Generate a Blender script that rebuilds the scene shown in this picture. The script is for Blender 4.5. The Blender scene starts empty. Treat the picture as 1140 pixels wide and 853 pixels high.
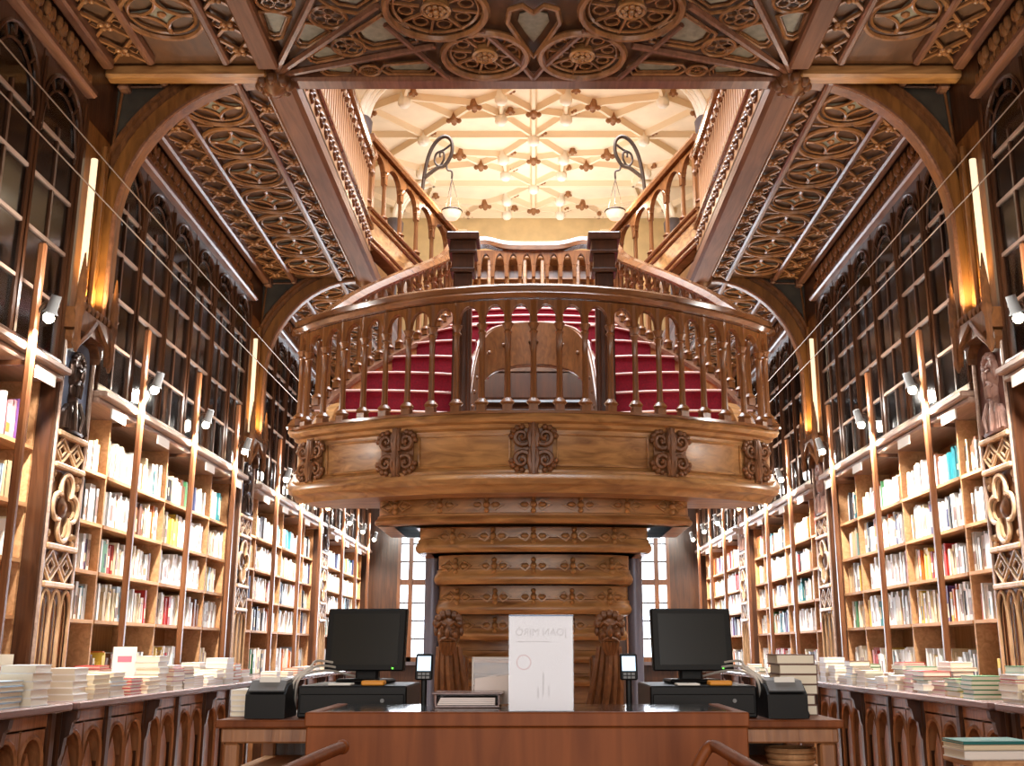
import bpy, bmesh, math, random
from mathutils import Vector, Matrix
random.seed(7)
PI = math.pi
scene = bpy.context.scene
COL = scene.collection

# ------------------------------------------------------------------ camera
EYE = 1.25
PITCH = math.atan(295.5 / 1200)
cd = bpy.data.cameras.new('camera'); cam = bpy.data.objects.new('camera', cd); COL.objects.link(cam)
cd.sensor_width = 36; cd.lens = 1200 / 1140 * 36; cd.clip_start = .05; cd.clip_end = 200
cd.shift_x = -24 / 1140
cam.location = (0, 0, EYE); cam.rotation_euler = (PI / 2 + PITCH, 0, 0)
scene.camera = cam
# ------------------------------------------------------------------ world, large lights, exposure
w = bpy.data.worlds.new('sky'); scene.world = w; w.use_nodes = True
bg = w.node_tree.nodes['Background']; bg.inputs[0].default_value = (.86, .93, 1, 1); bg.inputs[1].default_value = 5.0
scene.view_settings.view_transform = 'Standard'; scene.view_settings.look = 'None'
scene.view_settings.gamma = 1; scene.view_settings.use_curve_mapping = False
scene.view_settings.exposure = 0.3
try:
    scene.cycles.max_bounces = 8; scene.cycles.diffuse_bounces = 4; scene.cycles.glossy_bounces = 3
    scene.cycles.transmission_bounces = 4; scene.cycles.transparent_max_bounces = 12
    scene.cycles.sample_clamp_indirect = 4.0; scene.cycles.caustics_reflective = False; scene.cycles.caustics_refractive = False
    scene.cycles.use_denoising = True
except Exception: pass

def light(name, kind, loc, energy, color, size=.1, aim=None, sy=None, spot=None, blend=.6):
    l = bpy.data.lights.new(name, kind); l.energy = energy; l.color = color
    if kind == 'AREA':
        l.shape = 'RECTANGLE'; l.size = size; l.size_y = sy or size
    else: l.shadow_soft_size = size
    if kind == 'SPOT': l.spot_size = spot; l.spot_blend = blend
    o = bpy.data.objects.new(name, l); COL.objects.link(o); o.location = loc
    if aim is not None:
        o.rotation_euler = (Vector(aim) - Vector(loc)).to_track_quat('-Z', 'Y').to_euler()
    return o
# daylight: the stained skylight above the stair well, the two windows at the far end; added fill: behind the camera, under the upper ceiling
light('skylight_daylight', 'AREA', (0, 10.0, 9.3), 900, (.90, .94, 1), 3.2, (0, 10.0, 0), 6.5)
light('front_fill', 'AREA', (0, -2.7, 2.5), 270, (1, .95, .90), 5.0, (0, 6, 2.6), 3.6)  # added fill for surfaces facing the camera, no window built here
light('end_window_daylight', 'AREA', (-2.05, 19.5, 2.3), 60, (.86, .92, 1), .9, (-1.0, 9, 1.6), 2.2)
light('end_window_daylight', 'AREA', (2.05, 19.5, 2.3), 60, (.86, .92, 1), .9, (1.0, 9, 1.6), 2.2)
light('end_window_daylight', 'AREA', (0, 19.5, 2.2), 70, (.86, .92, 1), 2.3, (0, 9, 2.4), 2.2)
light('ceiling_fill', 'AREA', (0, 17.6, 7.0), 130, (1, .93, .84), 3.4, (0, 17.6, 10), 3.4)  # added upward fill that brightens the upper ceiling

# ------------------------------------------------------------------ materials
def lin(c):
    return tuple(((x / 255) / 12.92 if x / 255 <= .04045 else ((x / 255 + .055) / 1.055) ** 2.4) for x in c) + (1,)
def new_mat(name):
    m = bpy.data.materials.new(name); m.use_nodes = True
    nt = m.node_tree; return m, nt, nt.nodes['Principled BSDF']
def wood(name, dark, lite, rough=.4, grain=(14, 14, 1.2), bump=.15, spec=.5, coat=0):
    m, nt, b = new_mat(name); N = nt.nodes; L = nt.links
    tc = N.new('ShaderNodeTexCoord'); mp = N.new('ShaderNodeMapping'); mp.inputs['Scale'].default_value = grain
    n1 = N.new('ShaderNodeTexNoise'); n1.inputs['Scale'].default_value = 1.6; n1.inputs['Detail'].default_value = 6; n1.inputs['Distortion'].default_value = 1.2
    n2 = N.new('ShaderNodeTexNoise'); n2.inputs['Scale'].default_value = 1.3; n2.inputs['Detail'].default_value = 2
    mx = N.new('ShaderNodeMath'); mx.operation = 'MULTIPLY_ADD'; mx.inputs[1].default_value = .65
    r = N.new('ShaderNodeValToRGB'); r.color_ramp.elements[0].position = .32; r.color_ramp.elements[1].position = .68
    r.color_ramp.elements[0].color = lin(dark); r.color_ramp.elements[1].color = lin(lite)
    sc = N.new('ShaderNodeMath'); sc.operation = 'MULTIPLY'; sc.inputs[1].default_value = .35
    bp = N.new('ShaderNodeBump'); bp.inputs['Strength'].default_value = bump; bp.inputs['Distance'].default_value = .01
    L.new(tc.outputs['Object'], mp.inputs[0]); L.new(mp.outputs[0], n1.inputs[0]); L.new(tc.outputs['Object'], n2.inputs[0])
    L.new(n2.outputs[0], sc.inputs[0]); L.new(n1.outputs[0], mx.inputs[0]); L.new(sc.outputs[0], mx.inputs[2])
    L.new(mx.outputs[0], r.inputs[0]); L.new(r.outputs[0], b.inputs['Base Color'])
    L.new(n1.outputs[0], bp.inputs['Height']); L.new(bp.outputs[0], b.inputs['Normal'])
    b.inputs['Roughness'].default_value = rough; b.inputs['Specular IOR Level'].default_value = spec
    b.inputs['Coat Weight'].default_value = coat; b.inputs['Coat Roughness'].default_value = .2
    return m
def plain(name, c, rough=.6, metal=0, emit=0, noise=.0, nscale=8, spec=.5):
    m, nt, b = new_mat(name); b.inputs['Base Color'].default_value = lin(c)
    b.inputs['Roughness'].default_value = rough; b.inputs['Metallic'].default_value = metal; b.inputs['Specular IOR Level'].default_value = spec
    if emit:
        b.inputs['Emission Color'].default_value = lin(c); b.inputs['Emission Strength'].default_value = emit
    if noise:
        N = nt.nodes; L = nt.links; n = N.new('ShaderNodeTexNoise'); n.inputs['Scale'].default_value = nscale; n.inputs['Detail'].default_value = 5
        tc = N.new('ShaderNodeTexCoord'); L.new(tc.outputs['Object'], n.inputs[0])
        r = N.new('ShaderNodeValToRGB'); r.color_ramp.elements[0].position = .3; r.color_ramp.elements[1].position = .7
        r.color_ramp.elements[0].color = lin([x * (1 - noise) for x in c]); r.color_ramp.elements[1].color = lin([min(255, x * (1 + noise)) for x in c])
        L.new(n.outputs[0], r.inputs[0]); L.new(r.outputs[0], b.inputs['Base Color'])
        bp = N.new('ShaderNodeBump'); bp.inputs['Strength'].default_value = .25; bp.inputs['Distance'].default_value = .01
        L.new(n.outputs[0], bp.inputs['Height']); L.new(bp.outputs[0], b.inputs['Normal'])
    return m
M = {}
M['case'] = wood('dark_case_wood', (40, 21, 12), (86, 52, 31), .3)
M['shelf'] = wood('shelf_wood', (166, 118, 76), (212, 164, 118), .55, (14, 1.2, 14), spec=.3)
M['back'] = wood('shelf_back_wood', (134, 94, 58), (180, 134, 88), .65, spec=.3)
M['ceil'] = wood('ceiling_wood', (102, 66, 38), (170, 120, 76), .3, (9, 2, 9), .2)
M['ceil_panel'] = wood('ceiling_panel_wood', (62, 38, 22), (106, 70, 42), .5, (6, 2, 6))
M['inlay'] = plain('grey_green_inlay', (128, 126, 112), .5, noise=.12, nscale=20)
M['beam'] = wood('polished_beam_wood', (92, 60, 44), (140, 98, 76), .28, (14, 1, 14), .05, coat=.25)
M['gold'] = wood('golden_arch_wood', (88, 54, 25), (142, 94, 46), .35, (10, 10, 2))
M['stair'] = wood('stair_oak', (112, 70, 36), (204, 152, 94), .36, (1.5, 7, 9), .12, coat=.15)
M['baluster'] = wood('baluster_oak', (88, 50, 24), (150, 98, 54), .28)
M['rail'] = wood('handrail_oak', (88, 52, 28), (142, 92, 54), .18, (2, 8, 14), .05, coat=.6)
M['newel'] = wood('dark_newel_wood', (40, 22, 14), (78, 44, 26), .3)
M['desk'] = wood('desk_wood', (98, 50, 22), (136, 76, 38), .5, (9, 9, .8), .05, spec=.2)
M['carve'] = wood('carved_wood', (76, 44, 22), (134, 86, 48), .42, (12, 12, 6), .3)
M['pilaster'] = wood('highlit_oak', (172, 136, 98), (226, 190, 150), .4, (10, 10, 2), .15)  # pale: white light on the carved edges put into the colour
M['slat'] = wood('gallery_baluster_wood', (140, 96, 60), (190, 142, 98), .45)
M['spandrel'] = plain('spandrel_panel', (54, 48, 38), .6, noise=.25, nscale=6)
M['red'] = plain('red_carpet', (128, 8, 34), .9, noise=.12, nscale=60)
M['nosing'] = plain('pale_nosing', (226, 190, 180), .5)
M['cream'] = plain('cream_plaster', (240, 222, 196), .85, noise=.03, nscale=3)
M['rib'] = plain('plaster_rib', (236, 216, 186), .8)
M['pendant'] = plain('white_plaster', (246, 240, 228), .8)
M['bossb'] = plain('brown_boss', (150, 104, 66), .7)
M['ochre'] = plain('ochre_plaster', (214, 190, 144), .85, noise=.05, nscale=4)
M['iron'] = plain('wrought_iron', (70, 58, 50), .45, .8)
M['column'] = plain('grey_column_metal', (112, 112, 128), .4, .3)
M['post'] = wood('post_wood', (94, 55, 33), (138, 90, 57), .3)
M['ledge'] = wood('highlit_pale_wood', (140, 112, 96), (190, 164, 148), .3, (14, 1, 14), .05)  # highlights on ledge, beads and bars put into its pale colour
M['edge'] = wood('well_edge_wood', (92, 58, 38), (132, 90, 64), .55, (14, 1, 14), .05, spec=.25)
M['floor'] = wood('floor_boards', (96, 62, 40), (146, 100, 66), .4, (12, 1, 12))
M['black'] = plain('black_plastic', (14, 14, 15), .5, spec=.25)
M['screen'] = plain('dark_screen', (16, 18, 19), .3, spec=.3)
M['grey'] = plain('grey_plastic', (120, 122, 124), .45)
M['white'] = plain('white_paper', (240, 238, 232), .7)
M['sheet'] = plain('poster_paper', (224, 212, 208), .6)
M['ghost'] = plain('faint_print', (190, 176, 172), .7)
M['ghost_red'] = plain('faint_red_print', (204, 162, 158), .7)
M['cable'] = plain('pale_cable', (214, 206, 196), .5)
M['wire'] = plain('steel_wire', (150, 130, 112), .35, .7)
M['plate'] = plain('white_label_plate', (196, 186, 178), .5)
M['bulb'] = plain('glowing_bulb', (255, 232, 196), .3, emit=40)
M['tube'] = plain('glowing_wood_strip', (255, 234, 196), .3, emit=.7)  # glow standing in for light on a pale wood strip
M['lcd'] = plain('lit_display', (190, 220, 245), .3, emit=1.2)
M['led'] = plain('green_led', (90, 255, 60), .3, emit=3)
M['orange'] = plain('orange_plastic', (226, 150, 40), .5)
M['counter_top'] = wood('counter_top_wood', (108, 84, 82), (152, 124, 120), .25, (12, 1, 12), .04, coat=.3)
M['counter'] = wood('counter_front_wood', (112, 68, 40), (178, 124, 82), .35)
M['bronze'] = plain('dark_bronze', (66, 50, 42), .32, .6, noise=.2, nscale=14)
M['relief'] = plain('relief_plaster', (150, 116, 104), .5, noise=.2, nscale=14)
M['niche_blue'] = plain('blue_grey_niche', (120, 138, 168), .5, noise=.12, nscale=8)
M['niche_red'] = plain('red_brown_niche', (104, 66, 54), .5, noise=.12, nscale=8)
M['stone'] = plain('grey_jamb', (92, 84, 88), .5, noise=.1)
M['opal'] = plain('opal_glass', (255, 240, 214), .4, emit=.5)
def glass_mat(name, tint, gloss):
    m = bpy.data.materials.new(name); m.use_nodes = True; nt = m.node_tree; N = nt.nodes; L = nt.links
    N.remove(N['Principled BSDF']); out = N['Material Output']
    t = N.new('ShaderNodeBsdfTransparent'); t.inputs[0].default_value = tint
    g = N.new('ShaderNodeBsdfGlossy'); g.inputs['Roughness'].default_value = .10
    lw = N.new('ShaderNodeFresnel'); lw.inputs[0].default_value = gloss
    mx = N.new('ShaderNodeMixShader'); L.new(lw.outputs[0], mx.inputs[0]); L.new(t.outputs[0], mx.inputs[1]); L.new(g.outputs[0], mx.inputs[2]); L.new(mx.outputs[0], out.inputs[0])
    return m
M['glass'] = glass_mat('cabinet_glass', (.86, .9, .9, 1), 1.9)
M['clear'] = glass_mat('window_glass', (.95, .97, 1, 1), 1.45)
m, nt, b = new_mat('book_cover'); a = nt.nodes.new('ShaderNodeAttribute'); a.attribute_name = 'col'; nt.links.new(a.outputs[0], b.inputs['Base Color']); b.inputs['Roughness'].default_value = .45
M['book'] = m

# ------------------------------------------------------------------ mesh builder
class MB:
    def __init__(s, T=None): s.v = []; s.f = []; s.T = T; s.c = None
    def add(s, vs, fs, col=None):
        n = len(s.v); T = s.T
        s.v += [T(*p) for p in vs] if T else [tuple(p) for p in vs]
        s.f += [tuple(n + i for i in q) for q in fs]
        if col is not None:
            if s.c is None: s.c = []
            s.c += col if isinstance(col, list) else [col] * len(fs)
        return s
    def box(s, x0, x1, y0, y1, z0, z1, col=None):
        return s.add([(x0, y0, z0), (x1, y0, z0), (x1, y1, z0), (x0, y1, z0), (x0, y0, z1), (x1, y0, z1), (x1, y1, z1), (x0, y1, z1)],
                     [(0, 3, 2, 1), (4, 5, 6, 7), (0, 1, 5, 4), (1, 2, 6, 5), (2, 3, 7, 6), (3, 0, 4, 7)], col)
    def cbox(s, x0, x1, y0, y1, z0, z1, c=.01):       # box with chamfered edges
        c = min(c, (x1 - x0) / 2.2, (y1 - y0) / 2.2, (z1 - z0) / 2.2)
        bm = bmesh.new(); bmesh.ops.create_cube(bm, size=1)
        for v in bm.verts: v.co = ((x0 + x1) / 2 + v.co.x * (x1 - x0), (y0 + y1) / 2 + v.co.y * (y1 - y0), (z0 + z1) / 2 + v.co.z * (z1 - z0))
        bmesh.ops.bevel(bm, geom=bm.edges[:], offset=c, segments=1, affect='EDGES')
        bm.verts.index_update()
        s.add([tuple(v.co) for v in bm.verts], [tuple(v.index for v in f.verts) for f in bm.faces]); bm.free(); return s
    def tube(s, path, r, n=6, closed=False, flat=1.0):
        P = [Vector(p) for p in path]; m = len(P); vs = []; rs = r if isinstance(r, (list, tuple)) else [r] * m
        up = None
        for i in range(m):
            t = (P[(i + 1) % m] - P[i - 1]) if closed else (P[min(i + 1, m - 1)] - P[max(i - 1, 0)])
            if t.length < 1e-9: t = Vector((0, 0, 1))
            t.normalize()
            if up is None: up = Vector((0, 0, 1)) if abs(t.z) < .9 else Vector((1, 0, 0))
            a = (up - t * up.dot(t)); a = a.normalized() if a.length > 1e-6 else t.orthogonal().normalized()
            up = a; b_ = t.cross(a)
            for k in range(n):
                g = 2 * PI * (k + .5) / n
                vs.append(tuple(P[i] + a * (math.cos(g) * rs[i] * flat) + b_ * (math.sin(g) * rs[i])))
        fs = []
        for i in range(m if closed else m - 1):
            j = (i + 1) % m
            for k in range(n): fs.append((i * n + k, i * n + (k + 1) % n, j * n + (k + 1) % n, j * n + k))
        if not closed: fs += [tuple(range(n))[::-1], tuple((m - 1) * n + k for k in range(n))]
        return s.add(vs, fs)
    def lathe(s, prof, n=10, c=(0, 0, 0), ax='z', ph=0):
        vs = []
        for r, z in prof:
            for k in range(n):
                g = 2 * PI * k / n + ph
                p = (r * math.cos(g), r * math.sin(g), z)
                if ax == 'x': p = (p[2], p[0], p[1])
                if ax == 'y': p = (p[0], p[2], p[1])
                vs.append((c[0] + p[0], c[1] + p[1], c[2] + p[2]))
        fs = []
        for i in range(len(prof) - 1):
            for k in range(n): fs.append((i * n + k, i * n + (k + 1) % n, (i + 1) * n + (k + 1) % n, (i + 1) * n + k))
        fs += [tuple(range(n))[::-1], tuple((len(prof) - 1) * n + k for k in range(n))]
        return s.add(vs, fs)
    def ball(s, c, r, n=8, sx=1, sy=1, sz=1):
        pr = [(math.sin(PI * i / 6) * r + 1e-4, -math.cos(PI * i / 6) * r) for i in range(7)]
        m = MB(); m.lathe(pr, n)
        return s.add([(c[0] + x * sx, c[1] + y * sy, c[2] + z * sz) for x, y, z in m.v], m.f)
    def prism(s, poly, c0, c1):                       # poly in (a,b), extruded along third coordinate c
        n = len(poly)
        return s.add([(a_, b_, c0) for a_, b_ in poly] + [(a_, b_, c1) for a_, b_ in poly],
                     [tuple(range(n))[::-1], tuple(range(n, 2 * n))] + [(i, (i + 1) % n, n + (i + 1) % n, n + i) for i in range(n)])
    def band(s, A, B, c0, c1):                        # solid strip between polylines A and B of equal length
        n = len(A)
        vs = [(p[0], p[1], c0) for p in A] + [(p[0], p[1], c0) for p in B] + [(p[0], p[1], c1) for p in A] + [(p[0], p[1], c1) for p in B]
        fs = []
        for i in range(n - 1):
            fs += [(i, i + 1, n + i + 1, n + i), (2 * n + i, 3 * n + i, 3 * n + i + 1, 2 * n + i + 1), (i, 2 * n + i, 2 * n + i + 1, i + 1), (n + i, n + i + 1, 3 * n + i + 1, 3 * n + i)]
        fs += [(0, n, 3 * n, 2 * n), (n - 1, 3 * n - 1, 4 * n - 1, 2 * n - 1)]
        return s.add(vs, fs)
    def sweep(s, path, prof, closed=True):            # profile (outward, up); outward is the right hand of the path
        P = [Vector(p) for p in path]; m = len(P); k = len(prof); vs = []
        for i in range(m):
            t = P[min(i + 1, m - 1)] - P[max(i - 1, 0)]; t.z = 0; t.normalize()
            nx, ny = t.y, -t.x
            for o, u in prof: vs.append((P[i].x + nx * o, P[i].y + ny * o, P[i].z + u))
        fs = []
        for i in range(m - 1):
            for j in range(k if closed else k - 1):
                fs.append((i * k + j, i * k + (j + 1) % k, (i + 1) * k + (j + 1) % k, (i + 1) * k + j))
        if closed: fs += [tuple(range(k))[::-1], tuple((m - 1) * k + j for j in range(k))]
        return s.add(vs, fs)
    def mesh(s, name, mat, smooth=False, recalc=True):
        me = bpy.data.meshes.new(name); me.from_pydata(s.v, [], s.f)
        if s.c is not None:
            at = me.color_attributes.new('col', 'FLOAT_COLOR', 'CORNER'); buf = []
            for q, c in zip(s.f, s.c): buf += list(c) * len(q)
            at.data.foreach_set('color', buf)
        if recalc:
            bm = bmesh.new(); bm.from_mesh(me); bmesh.ops.recalc_face_normals(bm, faces=bm.faces); bm.to_mesh(me); bm.free()
        if smooth:
            me.polygons.foreach_set('use_smooth', [True] * len(me.polygons))
            try: me.set_sharp_from_angle(angle=math.radians(38))
            except Exception: pass
        me.materials.append(M[mat] if isinstance(mat, str) else mat); me.update(); return me
    def build(s, name, mat, parent=None, smooth=False, **kw):
        return put(name, s.mesh(name, mat, smooth, kw.pop('recalc', True)), parent, **kw)
def basis(o):
    b_ = Matrix.LocRotScale(o.location, o.rotation_euler, o.scale)
    return wm(o.parent) @ o.matrix_parent_inverse @ b_ if o.parent else b_
def wm(o): return basis(o)
def put(name, me, parent=None, loc=(0, 0, 0), rot=(0, 0, 0), scale=(1, 1, 1), world=True):
    o = bpy.data.objects.new(name, me); COL.objects.link(o); o.location = loc; o.rotation_euler = rot; o.scale = scale
    if parent:
        o.parent = parent
        if world: o.matrix_parent_inverse = wm(parent).inverted()
    return o
def tag(o, label, cat=None, group=None, kind=None):
    if label: o['label'] = label
    if cat: o['category'] = cat
    if group: o['group'] = group
    if kind: o['kind'] = kind
    return o
def thing(name, label, cat, loc=(0, 0, 0), group=None, kind=None, rz=0):
    o = bpy.data.objects.new(name, None); COL.objects.link(o); o.location = loc; o.rotation_euler = (0, 0, rz); o.empty_display_size = .1
    return tag(o, label, cat, group, kind)
def copy_tree(o, dy=0, parent=None):
    c = o.copy(); COL.objects.link(c)
    if parent: c.parent = parent; c.matrix_parent_inverse = o.matrix_parent_inverse.copy()
    else: c.location.y += dy
    for ch in o.children: copy_tree(ch, 0, c)
    return c
def spline(pts, n=8):
    P = [Vector(p) for p in pts]; out = []
    for i in range(len(P) - 1):
        p0 = P[max(i - 1, 0)]; p1 = P[i]; p2 = P[i + 1]; p3 = P[min(i + 2, len(P) - 1)]
        for k in range(n):
            t = k / n
            out.append(.5 * ((2 * p1) + (p2 - p0) * t + (2 * p0 - 5 * p1 + 4 * p2 - p3) * t * t + (3 * p1 - p0 - 3 * p2 + p3) * t ** 3))
    out.append(P[-1]); return out
def along(path, n=None, step=None, inset=0):
    P = [Vector(p) for p in path]; L = [0]
    for i in range(1, len(P)): L.append(L[-1] + (P[i] - P[i - 1]).length)
    tot = L[-1]; n = n or max(1, round((tot - 2 * inset) / step)); out = []
    for k in range(n + 1):
        d = inset + (tot - 2 * inset) * k / n; i = 0
        while i < len(P) - 2 and L[i + 1] < d: i += 1
        t = (d - L[i]) / max(1e-9, L[i + 1] - L[i]); q = P[i].lerp(P[i + 1], t); tg = P[i + 1] - P[i]
        out.append((q, math.atan2(tg.y, tg.x), tg.normalized()))
    return out
def gothic(wd, zs, zt, n=7, x0=0):                    # pointed arch polyline from left spring over apex to right spring
    pts = []
    h = zt - zs
    for i in range(n):
        t = i / (n - 1); pts.append((x0 - wd / 2 + wd / 2 * (1 - math.cos(t * PI / 2)) ** 1.15, zs + h * math.sin(t * PI / 2) ** .9))
    return pts + [(2 * x0 - a_, b_) for a_, b_ in pts[::-1][1:]]
def circ(cx, cy, r, n=20, a0=0, a1=2 * PI):
    return [(cx + r * math.cos(a0 + (a1 - a0) * i / n), cy + r * math.sin(a0 + (a1 - a0) * i / n)) for i in range(n + (0 if abs(a1 - a0 - 2 * PI) < 1e-6 else 1))]
def px(x, y, Y):                                       # photograph pixel at a chosen room depth -> point in the room
    u = (x - 594) / 1200; v = (426.5 - y) / 1200; c, s_ = math.cos(PITCH), math.sin(PITCH)
    k = Y / (c - v * s_); return Vector((u * k, Y, EYE + (s_ + v * c) * k))

# ================================================================== the shell
YP = [2.5, 6.8, 11.1, 15.4, 19.7]          # pilaster lines
HC = 5.22                                   # lower ceiling
OPX, OY0, OY1 = 1.80, 6.98, 15.4            # stair well opening
UC = 9.6                                    # upper ceiling
def struct(name, mb, mat, parent=None, **kw):
    o = mb.build(name, mat, parent, **kw); o['kind'] = 'structure'; return o
struct('floor', MB().box(-3.6, 3.6, -3.2, 20.2, -.2, 0), 'floor')
struct('wall_left', MB().box(-3.65, -3.45, -3.2, 20.2, 0, UC), 'ochre')
struct('wall_right', MB().box(3.45, 3.65, -3.2, 20.2, 0, UC), 'ochre')
struct('wall_front', MB().box(-3.6, 3.6, -3.2, -3.0, 0, UC), 'ochre')
W = [(-2.46, -1.66), (1.66, 2.46), (-1.25, 1.25)]; WZ = [3.5, 3.5, 3.58]
mb = MB()
for x0, x1 in ((-3.6, -2.46), (-1.66, -1.25), (1.25, 1.66), (2.46, 3.6)): mb.box(x0, x1, 19.8, 20.0, 0, 5.3)
for (x0, x1), zz in zip(W, WZ): mb.box(x0, x1, 19.8, 20.0, 0, 1.02); mb.box(x0, x1, 19.8, 20.0, zz, 5.3)
struct('wall_back', mb, 'case')
struct('wall_back_upper', MB().box(-3.6, -1.7, 19.8, 20.0, 5.3, UC).box(1.7, 3.6, 19.8, 20.0, 5.3, UC).box(-1.7, 1.7, 19.8, 20.0, 5.3, 6.0).box(-1.7, 1.7, 19.8, 20.0, 8.4, UC), 'ochre')
uw = thing('window_5', 'added tall bright upper-floor window behind the bridge, for reflections in cabinet glass', None, (0, 19.85, 6.0), kind='structure')  # window added to be reflected in the cabinet glass
for k in range(5): MB().box(-1.7 + 3.32 * k / 4, -1.62 + 3.32 * k / 4, 19.74, 19.9, 6.0, 8.4).build('mullion', 'post', uw); MB().box(-1.7, 1.7, 19.76, 19.88, 6.0 + 2.34 * k / 4, 6.06 + 2.34 * k / 4).build('transom', 'post', uw)
for i in range(4):
    for j in range(4): MB().box(-1.62 + 3.32 * i / 4, -1.7 + 3.32 * (i + 1) / 4, 19.80, 19.806, 6.06 + 2.34 * j / 4, 6.0 + 2.34 * (j + 1) / 4).build('pane', 'clear', uw)
# far windows: oak frame, transom, mullions, separate panes
cw = thing('window_4', 'wide bright window behind the stair', None, (0, 19.85, 1.02), kind='structure')
for a_ in (-1.25, -.45, .37, 1.17): MB().box(a_, a_ + .08, 19.72, 19.9, 1.02, 3.58).build('mullion', 'desk', cw)
for z in (1.02, 2.3, 3.5): MB().box(-1.25, 1.25, 19.74, 19.88, z, z + .08).build('transom', 'desk', cw)
for a_ in (-1.17, -.37, .45):
    for z in (1.1, 2.38):
        for k in range(2): MB().box(a_ + .36 * k + .005, a_ + .36 * k + .355, 19.80, 19.806, z, z + (1.2 if z < 2 else 1.12)).build('pane', 'clear', cw)
        MB().box(a_ + .35, a_ + .37, 19.79, 19.82, z, z + .94).build('muntin', 'iron', cw)
for n, (x0, x1) in enumerate(W[:2]):
    t = thing('window_%d' % (n + 1), 'bright leaded window of small panes in an oak frame, %s of the stair' % ('left', 'right')[n], None, ((x0 + x1) / 2, 19.85, 1.02), kind='structure')
    sx = -1 if n == 0 else 1
    fr = MB()
    for a_, b_ in ((x0, x0 + .06), (x1 - .06, x1)): fr.box(a_, b_, 19.72, 19.9, 1.02, 3.5)
    fr.box(x0, x1, 19.72, 19.9, 1.02, 1.1); fr.box(x0, x1, 19.72, 19.9, 3.42, 3.5); fr.box(x0, x1, 19.74, 19.88, 2.36, 2.46)
    xm = x0 + .24 if n == 0 else x1 - .24
    fr.box(xm - .04, xm + .04, 19.72, 19.9, 1.02, 3.5); fr.build('frame', 'post', t)
    MB().box(x0 - .1, x1 + .1, 19.6, 19.8, .96, 1.02).build('sill', 'stone', t)
    main = (xm + .04, x1 - .06) if n == 0 else (x0 + .06, xm - .04); side = (x0 + .06, xm - .04) if n == 0 else (xm + .04, x1 - .06)
    def lights(a0, a1, z0, z1, nx, nz):
        for i in range(nx):
            for j in range(nz):
                MB().box(a0 + (a1 - a0) * i / nx + .006, a0 + (a1 - a0) * (i + 1) / nx - .006, 19.805, 19.811, z0 + (z1 - z0) * j / nz + .006, z0 + (z1 - z0) * (j + 1) / nz - .006).build('pane', 'clear', t)
        for i in range(1, nx): MB().box(a0 + (a1 - a0) * i / nx - .016, a0 + (a1 - a0) * i / nx + .016, 19.795, 19.82, z0, z1).build('muntin', 'iron', t)
        for j in range(1, nz): MB().box(a0, a1, 19.795, 19.82, z0 + (z1 - z0) * j / nz - .014, z0 + (z1 - z0) * j / nz + .014).build('muntin', 'iron', t)
    lights(*main, 1.1, 2.36, 2, 4); lights(*main, 2.46, 3.42, 2, 3); lights(*side, 1.1, 2.36, 1, 4); lights(*side, 2.46, 3.42, 1, 3)
# plain oak surround added around the fill light behind the camera; no window there
tr = MB()
for x0, x1, z0, z1 in ((-2.7, -2.5, .6, 4.5), (2.5, 2.7, .6, 4.5), (-2.7, 2.7, 4.3, 4.5), (-2.7, 2.7, .5, .7)): tr.box(x0, x1, -3.0, -2.85, z0, z1)
struct('trim_1', tr, 'case')
# ---- lower ceiling slab with the stair well cut out
mb = MB()
mb.box(-3.45, 3.45, -3, OY0, HC, HC + .28); mb.box(-3.45, 3.45, OY1, 19.8, HC, HC + .28)
mb.box(-3.45, -OPX, OY0, OY1, HC, HC + .28); mb.box(OPX, 3.45, OY0, OY1, HC, HC + .28)
ceil = struct('ceiling_lower', mb, 'ceil_panel')
# shared tracery meshes (local: x, y in the ceiling plane, z=0 at the slab, hanging down)
def cT(x, y, z): return (x, y, z)
def rosette_mesh(R):
    m = MB()
    m.tube([(x, y, -.035) for x, y in circ(0, 0, R, 28)], .020, 6, True)
    m.tube([(x, y, -.022) for x, y in circ(0, 0, R - .045, 28)], .011, 5, True)
    r2 = R * .74
    for k in range(4):
        a0 = PI / 4 + k * PI / 2; cx, cy = R * 1.02 * math.cos(a0), R * 1.02 * math.sin(a0)
        m.tube([(x, y, -.028) for x, y in circ(cx, cy, r2, 10, a0 + PI - .86, a0 + PI + .86)], .013, 5)
    m.lathe([(.03, 0), (.03, -.03), (.012, -.045)], 8)
    return m.mesh('rosette', 'ceil', True)
def star_mesh(R):
    pts = []
    for k in range(4):
        a0 = k * PI / 2; pts.append((R * .8 * math.cos(a0), R * .8 * math.sin(a0))); pts.append((R * .24 * math.cos(a0 + PI / 4), R * .24 * math.sin(a0 + PI / 4)))
    return MB().prism(pts, -.012, .0).mesh('inlay', 'inlay')
def cell_mesh(wd, ln):                               # lattice cell with a carved flower at the crossing
    m = MB()
    m.tube([(-wd / 2, -ln / 2, -.03), (wd / 2, ln / 2, -.03)], .015, 4); m.tube([(wd / 2, -ln / 2, -.026), (-wd / 2, ln / 2, -.026)], .015, 4)
    for k in range(4):
        g = k * PI / 2 + PI / 4
        m.ball((.032 * math.cos(g), .032 * math.sin(g), -.045), .024, 6, 1, 1, .7)
    m.ball((0, 0, -.055), .018, 6)
    for sx in (-1, 1): m.tube([(sx * wd * .1, 0, -.015), (sx * wd * .3, ln * .16, -.02), (sx * wd * .46, 0, -.015), (sx * wd * .3, -ln * .16, -.02), (sx * wd * .1, 0, -.015)], .009, 4)
    return m.mesh('lattice_cell', 'ceil', True)
ROS = rosette_mesh(.255); STAR = star_mesh(.255); CELL = cell_mesh(.25, .307)
QUARTER = MB().tube([(x, y, -.03) for x, y in circ(0, 0, .255, 12, 0, PI)], .018, 5).mesh('half_ring', 'ceil', True)
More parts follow.
